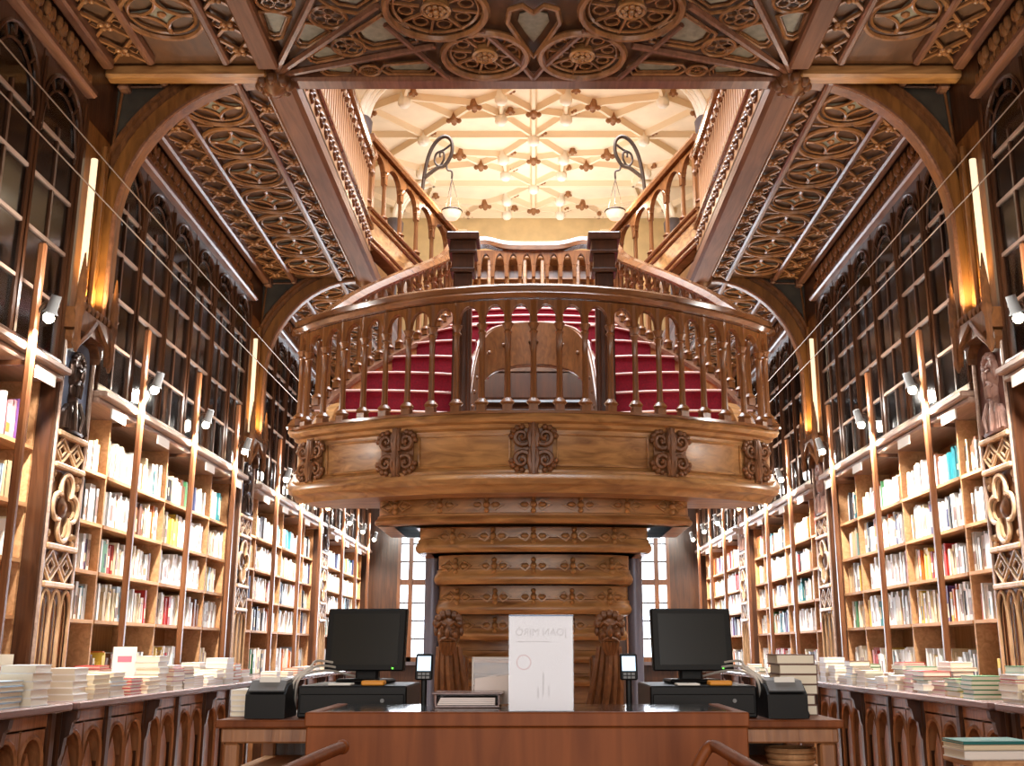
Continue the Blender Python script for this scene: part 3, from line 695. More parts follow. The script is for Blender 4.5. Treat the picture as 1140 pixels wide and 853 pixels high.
for s in (-1, 1):
    a = pilaster(s); b_ = bookcase(s); g1 = glazed(s, True); g2 = glazed(s, False); g2.location.y += 4.3
    for ki, o in ((1, a), ): pass
    a['label'] = 'near carved pilaster, %s wall, with %s' % (SIDE[s], 'dark bronze bust on pale blue' if s < 0 else 'reddish relief portrait')
    b_['label'] = 'open oak bookcase of bright books, %s wall, between first and second pilasters' % SIDE[s]
    g1['label'] = 'gothic glazed cabinet above the books, %s wall, between first and second pilasters' % SIDE[s]
    g2['label'] = 'gothic glazed cabinet, %s wall, behind the stair balcony' % SIDE[s]
    for k, w_ in ((1, 'second'), (2, 'third')):
        c = copy_tree(a, 4.3 * k); c['label'] = 'carved oak pilaster, %s from the camera on the %s wall' % (w_, SIDE[s])
    for k, w_ in ((-1, 'at the near frame edge'), (1, 'behind the stair balcony'), (2, 'beside the far window')):
        c = copy_tree(b_, 4.3 * k); c['label'] = 'open oak bookcase of books, %s wall, %s' % (SIDE[s], w_)
    c = copy_tree(g1, -4.3); c['label'] = 'tall glazed cabinet at the near frame edge, %s wall' % SIDE[s]
    c = copy_tree(g2, 4.3); c['label'] = 'gothic glazed cabinet, %s wall, beside the far window' % SIDE[s]
    for k, e in ((0, 32), (1, 32), (2, 20)): recess_light(s, YP[1] + 4.3 * k, e)
    for o in (a, b_, g1, g2): o['group'] = {'carved_pilaster': 'carved pilasters', 'open_bookcase': 'open bookcases', 'glazed_cabinet': 'glazed wall cabinets'}[o.name.split('.')[0]]

# ---- counters under the bookcases
def counter(s, ya, yb, label):
    p = thing('book_counter', label, 'counter', (s * 2.75, (ya + yb) / 2, 0), 'book counters')
    T = lambda x, y, z: (s * x, y, z)
    MB(T).cbox(2.40, 2.985, ya, yb, .935, .976, .008).build('worktop', 'counter_top', p)
    MB(T).box(2.58, 2.985, ya + .02, yb - .02, .02, .935).build('body', 'counter', p)
    n_ = max(2, round((yb - ya) / .62)); wd = (yb - ya - .04) / n_
    for i in range(n_ + 1):
        y = ya + .02 + wd * i
        MB(T).cbox(2.485, 2.60, y - .035, y + .035, .02, .93, .01).build('stile', 'case', p)
        if i % 2: continue
        m = MB(lambda a_, b_, c: (s * a_, y + c, b_))
        m.prism([(2.50, .93), (2.405, .93), (2.41, .89), (2.43, .87), (2.44, .81), (2.465, .79), (2.475, .71), (2.50, .64)], -.02, .02); m.build('bracket', 'newel', p)
    for i in range(n_):
        y = ya + .02 + wd * i; h = (wd - .07) / 2
        MB(T).box(2.505, 2.60, y + .035, y + wd - .035, .85, .92).build('panel_rail', 'counter', p)
        for q in (0, 1):
            c = y + .035 + h * (q + .5)
            m = MB(lambda a_, b_, d: (s * d, a_, b_)); g = gothic(h - .02, .62, .82, 7, c)
            m.band(g, [(a_, .86) for a_, _ in g], 2.505, 2.60); m.tube([(c - h / 2 + .01, .06, 2.51)] + [(a_, b_, 2.51) for a_, b_ in g] + [(c + h / 2 - .01, .06, 2.51)], .014, 5)
            m.prism([(c - h * .28, .1), (c + h * .28, .1), (c + h * .28, .6), (c, .74), (c - h * .28, .6)], 2.525, 2.59)
            m.build('blind_arch', 'counter', p, True)
    if yb < 6:                                        # lattice-carved end bracket
        m = MB(T); m.v = []
        for q in range(2): m.tube([(2.6, yb + .01, .62 - q * .2), (2.7, yb + .01, .78 - q * .2), (2.8, yb + .01, .62 - q * .2), (2.7, yb + .01, .46 - q * .2)], .018, 4, True)
        m.build('lattice', 'pilaster', p)
    return p
for s in (-1, 1):
    counter(s, 2.6, 5.86, 'long book counter nearest the camera, %s wall' % SIDE[s])
    counter(s, 5.94, 9.85, 'panelled book counter with stacked books between the near pilasters, %s wall' % SIDE[s])
    counter(s, 10.5, 14.8, 'book counter behind the stair, %s wall' % SIDE[s])

# ---- spot lamps on the posts, wires
def spot(s, y, z, lit, label, k=0):
    X = 2.74; p = thing('shelf_spotlight', label, 'spotlight', (s * 2.84, y, z), 'shelf spotlights')
    MB().tube(spline([(s * 2.85, y, z + .02), (s * 2.80, y - .02, z + .08), (s * X, y - .05, z + .05)], 4), .009, 6).build('arm', 'iron', p, True)
    dx = (0, -.02)[k % 2]
    a_ = Vector((s * X, y - .05, z + .05)); d = Vector((s * .3, .15, -.9)).normalized()
    hm = MB(); hm.tube([a_ + d * -.06, a_ + d * .03, a_ + d * .05], [.028, .032, .045], 10); hm.build('housing', 'black' if not lit else 'grey', p, True)
    MB().ball(a_ + d * .075, .032, 10).build('bulb', 'bulb' if lit else 'white', p, True)
    if lit:
        q = a_ + d * .16
        light('shelf_spot_light', 'SPOT', q, lit, (1, .94, .86), .04, (s * 3.15, y + .1, 1.2), spot=2.5, blend=.7)
        light('shelf_fill', 'POINT', a_ + d * -.12 + Vector((-s * .06, 0, .06)), lit * .08, (1, .93, .84), .05)  # added weak fill behind the housing for cabinets and ceiling
for s in (-1, 1):
    for k in range(0, 4):
        for i, d in enumerate(DIV):
            y = YP[k] + .28 + d
            if y < 5: continue
            lab = 'small shelf spotlight on the %s post of the %s bay, %s wall' % (('first', 'second', 'third')[i], BAYN[k], SIDE[s])
            spot(s, y, 3.10, (200, 230, 190, 170)[k] if not (k == 1 and i == 2) else 130, lab, i)
    for x, z, w_ in ((2.58, 4.12, 'upper'), (2.62, 3.92, 'lower')):
        tag(MB().tube([(s * x, 2.0, z), (s * x, 8, z - .03), (s * x, 15.3, z)], .0045, 5).build('tension_wire', 'wire'), '%s thin steel wire stretched along the %s wall' % (w_, SIDE[s]), 'wire', 'tension wires')

# ================================================================== the great staircase
stair = thing('staircase', 'curved oak staircase with carved bowed balcony and red treads in the middle of the hall', 'staircase', (0, 9.6, 0))
mir = lambda pts: [(-p[0],) + tuple(p[1:]) for p in pts]
half = [(0, 8.15), (.5, 8.19), (1.0, 8.31), (1.5, 8.53), (1.76, 8.68), (1.91, 8.80), (1.985, 8.95), (1.96, 9.14), (1.88, 9.30)]
fullp = [(-x, y) for x, y in half[::-1]] + half[1:]
rise = lambda x, y: 3.0 + (max(0, y - 8.88) * .8 if abs(x) > 1.8 else 0)
front = spline([(x, y, rise(x, y)) for x, y in fullp], 6)
MB().sweep(front, [(.075, 0), (.09, -.03), (.075, -.06), (.04, -.075), (.03, -.10), (.0, -.115), (.0, -.13), (-.005, -.40), (.005, -.415), (.03, -.43), (.03, -.45), (.06, -.47), (.075, -.50), (.06, -.54), (.02, -.56), (0, -.60), (-.25, -.60), (-.25, 0)]).build('balcony_fascia', 'stair', stair, True)
pl = [(p.x, p.y) for p in front]
MB().prism([(x * .97, y + .06) for x, y in pl], 2.43, 2.99).build('landing_slab', 'stair', stair)
MB().sweep([(p.x, p.y, p.z) for p in front], [(.10, 0), (.10, .022), (-.10, .022), (-.10, 0)]).build('base_rail', 'rail', stair, True)
# panel mouldings on the fascia
def fpath(x0, x1, dz, off):
    o = []
    for q, a_, t in along(front, 120):
        if x0 <= q.x <= x1: o.append((q.x + t.y * off, q.y - t.x * off, q.z + dz))
    return o
for x0, x1 in ((-1.68, -1.17), (-.93, -.16), (.16, .93), (1.17, 1.68)):
    up_, lo = fpath(x0, x1, -.15, .005), fpath(x0, x1, -.39, .005)
    MB().tube(up_ + lo[::-1], .011, 5, True).build('panel_moulding', 'stair', stair, True)
# acanthus cartouches
def spiral(c, r, turns, a0, dirn, d):
    return [(c[0] + r * (1 - .8 * i / 16) * math.cos(a0 + dirn * turns * 2 * PI * i / 16), c[1] + r * (1 - .8 * i / 16) * math.sin(a0 + dirn * turns * 2 * PI * i / 16), d + .01 * i / 16) for i in range(17)]
ac = MB(lambda a_, b_, d: (a_, -d, b_))
for qa in (-1, 1):
    for qb in (-1, 1):
        ac.tube(spiral((qa * .085, qb * .085), .07, 1.3, (0 if qa < 0 else PI) , qa * qb, .02), [.020] * 8 + [.015] * 9, 6)
        ac.ball((qa * .085, qb * .085, .03), .018, 6)
        for k in range(4):
            g = k * .5 + .1; ac.ball((qa * (.085 + .075 * math.cos(g)), qb * (.085 + .075 * math.sin(g)), .018), .026, 6, 1, 1, .8)
        ac.tube([(qa * .02, qb * .01, .03), (qa * .03, qb * .09, .035), (qa * .015, qb * .17, .03), (qa * .04, qb * .2, .02)], [.02, .022, .018, .01], 6)
ac.tube([(0, -.19, .03), (0, 0, .045), (0, .19, .03)], [.018, .026, .018], 6)
ac.prism([(-.14, -.19), (.14, -.19), (.14, .19), (-.14, .19)], 0, .006)
ACM = ac.mesh('acanthus', 'carve', True)
pos = along(front, 200)
for xt, sc_ in ((-1.80, .9), (-1.05, 1), (0, 1.05), (1.05, 1), (1.80, .9)):
    q, a_, t = min(pos, key=lambda e: abs(e[0].x - xt) + (9 if e[0].y > 8.9 else 0))
    put('acanthus', ACM, stair, (q.x + t.y * .012, q.y - t.x * .012, 2.735), (0, 0, a_), (sc_,) * 3)
# stacked bowed tiers under the landing (undersides of the first flight)
def tier(hw, yf, zt, zb, bow, dep=1.2):
    pts = [(hw * math.sin(t * PI / 2 / 12), yf + bow * (1 - math.cos(t * PI / 2 / 12) ** .9) * 1.0) for t in range(13)]
    pts = [(-x, y) for x, y in pts[::-1]] + pts[1:]
    path = [(-hw, yf + dep, 0)] + [(x, y, 0) for x, y in pts] + [(hw, yf + dep, 0)]
    h = zt - zb
    prof = [(-.05, zt), (.0, zt - h * .02), (-.005, zt - h * .25), (-.004, zb + h * .30), (.008, zb + h * .28), (.010, zb + h * .22), (.026, zb + h * .17), (.034, zb + h * .11), (.028, zb + h * .05), (.008, zb), (-.3, zb)]
    o = MB().sweep(path, prof, False).build('tier', 'stair', stair, True)
    MB().prism([(x * .9, y + .05) for x, y, _ in path], zb, zb + .03).build('tier_soffit', 'stair', stair)
    return [Vector(p) for p in path[1:-1]]
OR = MB(lambda a_, b_, d: (a_, -d, b_))
for k, (b_, r) in enumerate(((.04, .02), (0, .026), (-.04, .02))): OR.ball((0, b_, .012), r, 8, 1, 1, .9)
for q in (-1, 1):
    OR.tube([(q * .025, 0, .004), (q * .06, .035, .006), (q * .13, 0, .004), (q * .06, -.035, .006), (q * .025, 0, .004)], .008, 4)
    OR.ball((q * .065, 0, .0), .024, 6, 1.5, .8, .5)
OR.v = [(x * 1.1, y * 1.5, z * 1.2) for x, y, z in OR.v]
ORM = OR.mesh('tier_ornament', 'stair', True)
TI = [(1.28, 8.62, 545, 582, .30), (.97, 8.98, 582, 614, .22), (.83, 9.28, 613, 650, .2), (.84, 9.55, 648, 684, .18), (.82, 9.85, 682, 713, .16), (.79, 10.1, 712, 738, .14), (.77, 10.35, 737, 764, .12), (.75, 10.6, 763, 800, .1)]
for i, (hw, yf, ya, yb, bow) in enumerate(TI):
    zt, zb = px(594, ya, yf).z + .16, px(594, yb, yf).z
    if i == 0: zt = 2.5
    pth = tier(hw, yf, zt, zb, bow)
    if i < 5:
        n_ = int(2 * hw / .33) | 1
        for k in range(n_):
            xt = (k - n_ // 2) * (.335 if i else .37)
            q, a_, t = min(along(pth, 80), key=lambda e: abs(e[0].x - xt))
            put('tier_ornament', ORM, stair, (q.x + t.y * .0, q.y - t.x * .0, px(594, ya * .55 + yb * .45, yf).z), (0, 0, a_))
MB().cbox(-.7, .7, 10.75, 12.2, 0, px(594, 735, 10.9).z, .02).build('stair_foot', 'stair', stair)
for s in (-1, 1):                                     # carved plates under the landing corners
    m = MB()
    for k in range(6): m.tube([(s * 1.15 + x, 9.1 + .1 * k + y, 2.385) for x, y in circ(0, 0, .09, 10)], .014, 4, True)
    m.build('soffit_plate', 'carve', stair, True)
    MB().lathe([(.075, 0), (.075, .12), (.066, .16), (.066, 2.2), (.075, 2.26), (.09, 2.44)], 12, (s * .90, 9.75, 0)).build('support_column', 'column', stair, True)
# ---- flights from the landing up to the bridge
inner = [(.62, 9.25, 3.0), (.615, 9.9, 3.5), (.60, 10.4, 3.92), (.555, 10.75, 4.22), (.44, 11.0, 4.42), (.22, 11.14, 4.52), (0, 11.18, 4.55)]
outer = [(1.90, 9.15, 3.0), (1.74, 9.6, 3.36), (1.466, 10.2, 3.76), (1.2, 10.8, 4.12), (.99, 11.45, 4.5), (.91, 12.0, 4.92), (.88, 12.5, 5.2)]
isp, osp = spline(inner, 10), spline(outer, 10)
def atz(path, z):
    for p, q in zip(path, path[1:]):
        if p.z <= z <= q.z + 1e-6: return p.lerp(q, (z - p.z) / max(1e-6, q.z - p.z))
    return path[-1]
NS = 6
for s in (-1, 1):
    R = lambda p: Vector((s * p.x, p.y, p.z))
    for i in range(NS):
        z0 = 3.0 + 1.55 * i / NS; z1 = 3.0 + 1.55 * (i + 1) / NS
        a_, b_, c, d = R(atz(isp, z0)), R(atz(osp, z0)), R(atz(osp, min(z1 + .1, 5.2))), R(atz(isp, min(4.55, z1 + .1)))
        arc = lambda p, q: [p.lerp(q, t / 6) + Vector((0, -.06 * math.sin(PI * t / 6), 0)) for t in range(7)]
        e1, e2 = arc(a_, b_), arc(d, c)
        zd = min(4.55, z1 + .1); ie = [R(atz(isp, zd + (z0 - zd) * k / 6)) for k in range(1, 6)]; oe = [R(atz(osp, z0 + (min(z1 + .1, 5.2) - z0) * k / 4)) for k in range(1, 4)]
        st = MB().prism([(p.x, p.y) for p in e1 + oe + e2[::-1] + ie], z0 - .04, z1).build('step', 'red', stair)
        MB().tube([(p.x, p.y - .012, z1 - .01) for p in e1], .012, 6).build('nosing', 'nosing', st)
    # outer string and its rails
    op = [R(p) for p in osp]
    if s > 0: op = op[::-1]                            # outward on the right hand of the path
    op = op if s < 0 else op
    MB().sweep(op, [(.07, .22), (.07, -.30), (-.03, -.30), (-.03, .22)]).build('outer_string', 'stair', stair, True)
    MB().sweep(op, [(.085, .22), (.085, .265), (-.06, .265), (-.06, .22)]).build('string_cap', 'beam', stair, True)
    ip = [R(p) for p in isp]
    MB().sweep(ip, [(.03, .12), (.03, -.34), (-.04, -.34), (-.04, .12)]).build('inner_string', 'carve', stair, True)
    for dz, r in ((.12, .025), (.02, .014), (-.26, .014), (-.34, .028)):
        MB().tube([(p.x, p.y - .0, p.z + dz) for p in ip], r, 6).build('string_bead', 'beam', stair, True)
    for q, an, t in along(ip, 9)[1:]:
        m = MB(); 
        for k in range(3): m.ball((q.x + .03 * (k - 1), q.y - .045, q.z - .12 + .015 * abs(k - 1)), .024, 6)
        m.build('carved_flower', 'carve', stair, True)
    # soffit below the flight
    MB().band([(p.x, p.y) for p in [R(atz(isp, 3 + 1.55 * i / 12)) for i in range(13)]], [(p.x, p.y) for p in [R(atz(osp, 3 + 1.55 * i / 12)) for i in range(13)]], 2.90, 2.98) if False else None
for i in range(4):                                     # joined treads over the arch
    z0, z1 = 4.55 + .1625 * i, 4.55 + .1625 * (i + 1); y = 11.28 + .26 * i
    e1 = [(-.92 + 1.84 * t / 10, y + .10 - .12 * math.sin(PI * t / 10)) for t in range(11)]
    st = MB().prism(e1 + [(.92, y + .5), (-.92, y + .5)], z0 + .01, z1).build('step', 'red', stair)
    MB().tube([(x, yy - .012, z1 - .01) for x, yy in e1], .012, 6).build('nosing', 'nosing', st)
MB().cbox(-.95, .95, 12.2, 12.75, 4.95, 5.2, .02).build('bridge', 'stair', stair)
# ---- balusters
def bal_mesh(h, name, mat, r=1.0):
    m = MB()
    m.lathe([(.036 * r, 0), (.036 * r, .07 * h)], 4, ph=PI / 4)
    m.lathe([(.030 * r, .07 * h), (.042 * r, .09 * h), (.030 * r, .115 * h), (.020 * r, .13 * h), (.018 * r, .18 * h), (.0165 * r, .5 * h), (.018 * r, .70 * h), (.026 * r, .715 * h), (.018 * r, .735 * h), (.024 * r, .76 * h), (.034 * r, .79 * h), (.022 * r, .80 * h), (.022 * r, h)], 8)
    return m.mesh(name, mat, True)
BAL = bal_mesh(.915, 'baluster', 'baluster', 1.4)
def heads(pts, z0, z1, parent, mat, th=.022, nm='arch_head', gap=.02):
    for (p, _, _), (q, _, _) in zip(pts, pts[1:]):
        d = q - p; l = d.length; n_ = Vector((d.y, -d.x, 0)).normalized()
        f = lambda a_, b_, c: tuple(p + d * a_ + n_ * c + Vector((0, 0, b_)))
        m = MB(f); g = [(a_ , b_) for a_, b_ in gothic(1 - 2 * gap / l, z0, z1 - .035, 6, .5)]
        g = [(0, z0)] + g + [(1, z0)]
        m.band(g, [(a_, z1) for a_, _ in g], -th, th); m.tube([(a_, b_, -th) for a_, b_ in g], .008, 4); m.build(nm, mat, parent)
bp = along(front, step=.205, inset=.06)
for q, a_, t in bp: put('baluster', BAL, stair, (q.x, q.y, q.z + .02), (0, 0, a_), (1, 1, 1 - .1 * (min(1.9, abs(q.x)) / 1.9) ** 2))
heads([(q - Vector((0, 0, .09 * (min(1.9, abs(q.x)) / 1.9) ** 2)), a_, t) for q, a_, t in bp], .735, .935, stair, 'baluster')
RAILP = [(-.07, 0), (-.085, .03), (-.06, .055), (-.075, .085), (-.05, .12), (.05, .12), (.085, .095), (.07, .06), (.095, .03), (.07, 0)]
lift = [(p.x, p.y, 3.94 + (p.z - 3.0) * .7 - .09 * (min(1.9, abs(p.x)) / 1.9) ** 2) for p in front]
# hand rail: balcony front, then wraps round the volutes and climbs both flights
wrapR = [(1.88, 9.32, 3.93)]
MB().sweep(lift, RAILP).build('handrail', 'rail', stair, True)
for s in (-1, 1):
    fl = [Vector((s * p.x, p.y, p.z + 1.0)) for p in osp if p.z > 3.2]
    st0 = [Vector((s * 2.02, 8.98, 3.88)), Vector((s * 1.985, 9.16, 4.02)), Vector((s * 1.90, 9.3, 4.10))]
    path = st0 + fl
    path = [tuple(p) for p in (path if s < 0 else path[::-1])]
    MB().sweep(path, [(-.075, 0), (-.085, .03), (-.055, .09), (.055, .09), (.085, .03), (.075, 0)]).build('handrail', 'rail', stair, True)
    fb = along([Vector((s * p.x, p.y, p.z + .26)) for p in osp if 3.12 < p.z < 5.1], step=.21)
    bm_ = BAL
    for q, a_, t in fb: put('baluster', bm_, stair, (q.x, q.y, q.z), (0, 0, a_), (.9, .9, .83))
    heads(fb, .56, .76, stair, 'baluster', .018)
    # tall newel beside the arch
    X, Y = s * .655, 9.5
    m = MB(); m.cbox(X - .085, X + .085, Y - .085, Y + .085, 2.9, 4.62, .012); nw = m.build('newel_post', 'newel', stair)
    for q in (-.05, 0, .05): MB().tube([(X + q, Y - .088, 3.1), (X + q, Y - .088, 4.5)], .011, 6).build('flute', 'newel', nw)
    m = MB()
    for w_, z0, z1 in ((.115, 4.62, 4.66), (.10, 4.66, 4.80), (.13, 4.80, 4.83), (.12, 4.83, 4.93), (.15, 4.93, 5.0)): m.cbox(X - w_, X + w_, Y - w_, Y + w_, z0, z1, .008)
    m.build('newel_cap', 'newel', nw)
# ---- bridge balustrade
bpth = spline([(-.84, 12.62, 5.2), (0, 12.62, 5.2), (.84, 12.62, 5.2)], 8)
BAL2 = bal_mesh(.84, 'baluster', 'baluster', 1.25)
bb = along(bpth, 10)
for q, a_, t in bb: put('baluster', BAL2, stair, (q.x, q.y, 5.2))
heads(bb, .50, .84, stair, 'baluster', .035)
zr = lambda x: 6.04 + .07 * math.exp(-((abs(x) - .62) / .2) ** 2)
MB().sweep([(-.9 + 1.8 * i / 24, 12.62, zr(-.9 + 1.8 * i / 24)) for i in range(25)], [(-.08, 0), (-.095, .05), (-.06, .11), (.06, .11), (.095, .05), (.08, 0)]).build('handrail', 'rail', stair, True)
# ---- upper flights from the bridge to the galleries
for s in (-1, 1):
    sp_ = spline([(s * 1.86, 11.2, 5.98), (s * 1.62, 11.6, 5.82), (s * 1.28, 12.08, 5.56), (s * 1.03, 12.42, 5.36), (s * .86, 12.6, 5.28)], 8)
    pth = sp_ if s < 0 else sp_[::-1]
    MB().sweep(pth, [(.05, 0), (.05, -.42), (-.05, -.42), (-.05, 0)]).build('upper_string', 'stair', stair, True)
    for dz, o in ((0, .07), (-.09, .06), (-.33, .06), (-.42, .075)):
        MB().sweep(pth, [(o, dz), (o + .012, dz + .02), (o, dz + .045), (-o, dz + .045), (-o, dz)]).build('string_moulding', 'rail', stair, True)
    ub = along(sp_, 6)
    for q, a_, t in ub: put('baluster', BAL2, stair, (q.x, q.y, q.z + .04), (0, 0, a_), (1.15, 1.15, .95))
    heads(ub, .52, .82, stair, 'baluster', .03)
    MB().sweep([(p.x, p.y, p.z + .84) for p in pth], [(-.07, 0), (-.085, .04), (-.055, .1), (.055, .1), (.085, .04), (.07, 0)]).build('handrail', 'rail', stair, True)
    for i in range(3):
        z1 = 5.32 + .1 * i; a0, a1 = along(sp_, 4)[3 - i][0], along(sp_, 4)[4 - i][0]
        MB().prism([(a1.x, a1.y), (a0.x, a0.y), (a0.x - s * .2, a0.y + .75), (a1.x - s * .2 if i else a1.x - s * .3, a1.y + .6)], z1 - .06, z1).build('step', 'red', stair)

# ================================================================== gallery balustrades
SL = MB(); SL.lathe([(.026, 0), (.026, .06), (.018, .08), (.018, .62), (.028, .65), (.018, .68), (.018, .82)], 6); SL = SL.mesh('baluster', 'slat', True)
RO = MB(lambda a_, b_, d: (d, a_, b_))
for k in range(5): g = 2 * PI * k / 5; RO.ball((.045 * math.cos(g), .045 * math.sin(g), 0), .03, 6, 1, 1, .7)
RO.ball((0, 0, .015), .025, 6); ROM = RO.mesh('rosette', 'carve', True)
FIN = MB(); FIN.lathe([(.01, -.09), (.03, -.05), (.012, -.02), (.012, .0)], 6); FIN = FIN.mesh('drop_finial', 'carve', True)
for s in (-1, 1):
    g = thing('gallery_balustrade', 'long pale slatted balustrade of the upper gallery on the %s side of the well' % SIDE[s], 'balustrade', (s * 1.85, 9.1, 5.5), 'gallery balustrades')
    ya, yb = 7.02, 11.2
    x0, x1 = s * 1.80, s * 1.90
    lo, hi = min(x0, x1), max(x0, x1)
    MB().cbox(lo, hi, ya, yb, HC + .02, 5.76, .01).build('fascia', 'slat', g)
    for z, d in ((5.42, .012), (5.78, .03)): MB().cbox(lo - d, hi + d, ya, yb, z - .03, z + .03, .012).build('fascia_moulding', 'rail', g)
    MB().cbox(lo - .02, hi + .02, ya, yb, 6.62, 6.70, .02).build('handrail', 'rail', g)
    MB().cbox(lo + .02, hi - .02, ya, yb, 6.44, 6.50, .01).build('top_bar', 'rail', g)
    k = int((yb - ya) / .105)
    for i in range(k):
        y = ya + .05 + .105 * i; put('baluster', SL, g, (s * 1.85, y, 5.80))
        if i % 2 == 0: put('drop_finial', FIN, g, (s * 1.795, y + .05, 6.45)); put('rosette', ROM, g, (s * 1.795, y, 5.60), (0, 0, 0 if s < 0 else PI))
    # corner post of the gallery where the flight lands
    MB().lathe([(.07, 5.6), (.07, 6.6), (.1, 6.66), (.07, 6.75), (.03, 6.9)], 8, (s * 1.86, 11.25, 0)).build('corner_post', 'baluster', g, True)
g = thing('gallery_balustrade', 'far balustrade of the upper gallery closing the well behind the bridge', 'balustrade', (0, 15.4, 5.5), 'gallery balustrades')
MB().cbox(-1.9, 1.9, 15.35, 15.45, 5.5, 5.6, .01).build('base_rail', 'rail', g); MB().cbox(-1.9, 1.9, 15.34, 15.46, 6.4, 6.48, .02).build('handrail', 'rail', g)
for i in range(24): put('baluster', SL, g, (-1.85 + 3.7 * i / 23, 15.4, 5.6))

# ---- wrought iron scroll lamps on the upper hand rails
for s in (-1, 1):
    Y = 12.15
    t = thing('scroll_lamp', 'wrought iron scroll bracket with hanging white dish lamp, %s of the bridge' % ('left', 'right')[s > 0], 'lamp', (s * px(470, 212, Y).x * -1, Y, 6.4), 'scroll lamps')
    Q = lambda pts: [(-s * p.x * 1.0 if True else 0, Y, p.z) for p in (px(x, y, Y) for x, y in pts)]
    MB().tube(spline(Q([(470, 215), (472.7, 193), (478, 171.5), (486, 157.4), (495.5, 152), (502.6, 157.4), (502.6, 171.5), (495.5, 183.8), (486.7, 187.3), (472.7, 197.9)]), 5), .024, 6).build('scroll', 'iron', t, True)
    MB().tube(spline(Q([(502, 161), (494, 167), (486, 171), (484, 180), (489, 185), (494, 178), (494, 170), (490, 170), (490, 175)]), 4), .014, 6).build('inner_scroll', 'iron', t, True)
    MB().tube(spline(Q([(497, 182), (498, 189), (503, 191), (503, 199)]), 4), .013, 6).build('hook', 'iron', t, True)
    c = Vector(Q([(503, 237)])[0]); hk = Vector(Q([(503, 199)])[0])
    for k in range(3):
        gg = 2 * PI * k / 3 + .4; MB().tube([hk, c + Vector((.12 * math.cos(gg), .12 * math.sin(gg), .02))], .005, 4).build('chain', 'iron', t)
    MB().lathe([(.005, -.09), (.07, -.08), (.10, -.04), (.12, .01), (.11, .01), (.09, -.03), (.005, -.07)], 14, c).build('dish', 'opal', t, True)
    MB().tube([(c.x + x, c.y + y, c.z + .02) for x, y in circ(0, 0, .12, 16)], .01, 5, True).build('dish_ring', 'iron', t, True)
    light('dish_lamp_light', 'POINT', c + Vector((0, 0, .12)), 60, (1, .86, .66), .1)

# oak display case on the far side of the well
t = thing('display_case', 'orange oak display case seen through the bridge balusters on the upper floor', 'display case', (0, 15.8, 5.5))
MB().cbox(-.95, .95, 15.62, 15.98, 5.505, 5.9, .01).build('base', 'slat', t); MB().cbox(-1.0, 1.0, 15.58, 16.0, 7.05, 7.2, .02).build('cornice', 'slat', t); MB().box(-.95, .95, 15.9, 15.98, 5.9, 7.05).build('back_panel', 'baluster', t)
for k in range(8): MB().cbox(-.95 + 1.9 * k / 7 - .03, -.95 + 1.9 * k / 7 + .03, 15.62, 15.68, 5.9, 7.05, .01).build('mullion', 'stair', t)
for k in range(3): MB().cbox(-.95, .95, 15.7, 15.9, 6.2 + .28 * k, 6.22 + .28 * k, .004).build('shelf', 'stair', t)

# ================================================================== books
ORD = 'first second third fourth fifth sixth seventh eighth ninth tenth eleventh twelfth thirteenth fourteenth fifteenth sixteenth seventeenth eighteenth nineteenth twentieth'.split()
ORD += ['twenty-' + w_ for w_ in ORD[:9]] + ['thirtieth'] + ['thirty-' + w_ for w_ in ORD[:9]] + ['fortieth'] + ['forty-' + w_ for w_ in ORD[:9]] + ['fiftieth'] + ['fifty-' + w_ for w_ in ORD[:9]]
PAL = [('white', (244, 240, 234), 48), ('cream', (238, 222, 190), 20), ('pale grey', (214, 214, 212), 10), ('pale blue', (176, 198, 216), 6), ('beige', (206, 176, 134), 7),
       ('red', (176, 40, 34), 5), ('orange', (216, 116, 48), 4), ('yellow', (226, 186, 66), 3), ('green', (66, 128, 78), 4), ('teal', (44, 122, 132), 3), ('navy', (38, 46, 88), 4), ('black', (34, 30, 32), 4), ('brown', (110, 66, 42), 4), ('pink', (214, 148, 150), 3), ('purple', (100, 62, 118), 2)]
PALW = [p for p in PAL for _ in range(p[2])]  # whites weighted up: blown-out shelf light put into the book colours
PAGE = lin((236, 226, 204))
rb = random.Random(11)
def pick(): n_, c, _ = rb.choice(PALW); j = rb.uniform(.9, 1.06); return n_, lin([min(255, x * j) for x in c])
def book_solid(m, dep, th, h, col, band):             # spine at x=0 facing -x, pages behind
    b_ = .0025
    m.box(.004, dep - .004, b_, th - b_, .003, h - .004, PAGE)
    m.box(0, dep, 0, b_, 0, h, col); m.box(0, dep, th - b_, th, 0, h, col); m.box(0, .004, 0, th, 0, h, col)
    z0, z1 = h * band[0], h * band[1]
    if band[2]: m.box(-.0008, .002, th * .12, th * .88, z0, z1, band[2])
allb = []                                              # every book on the open shelves
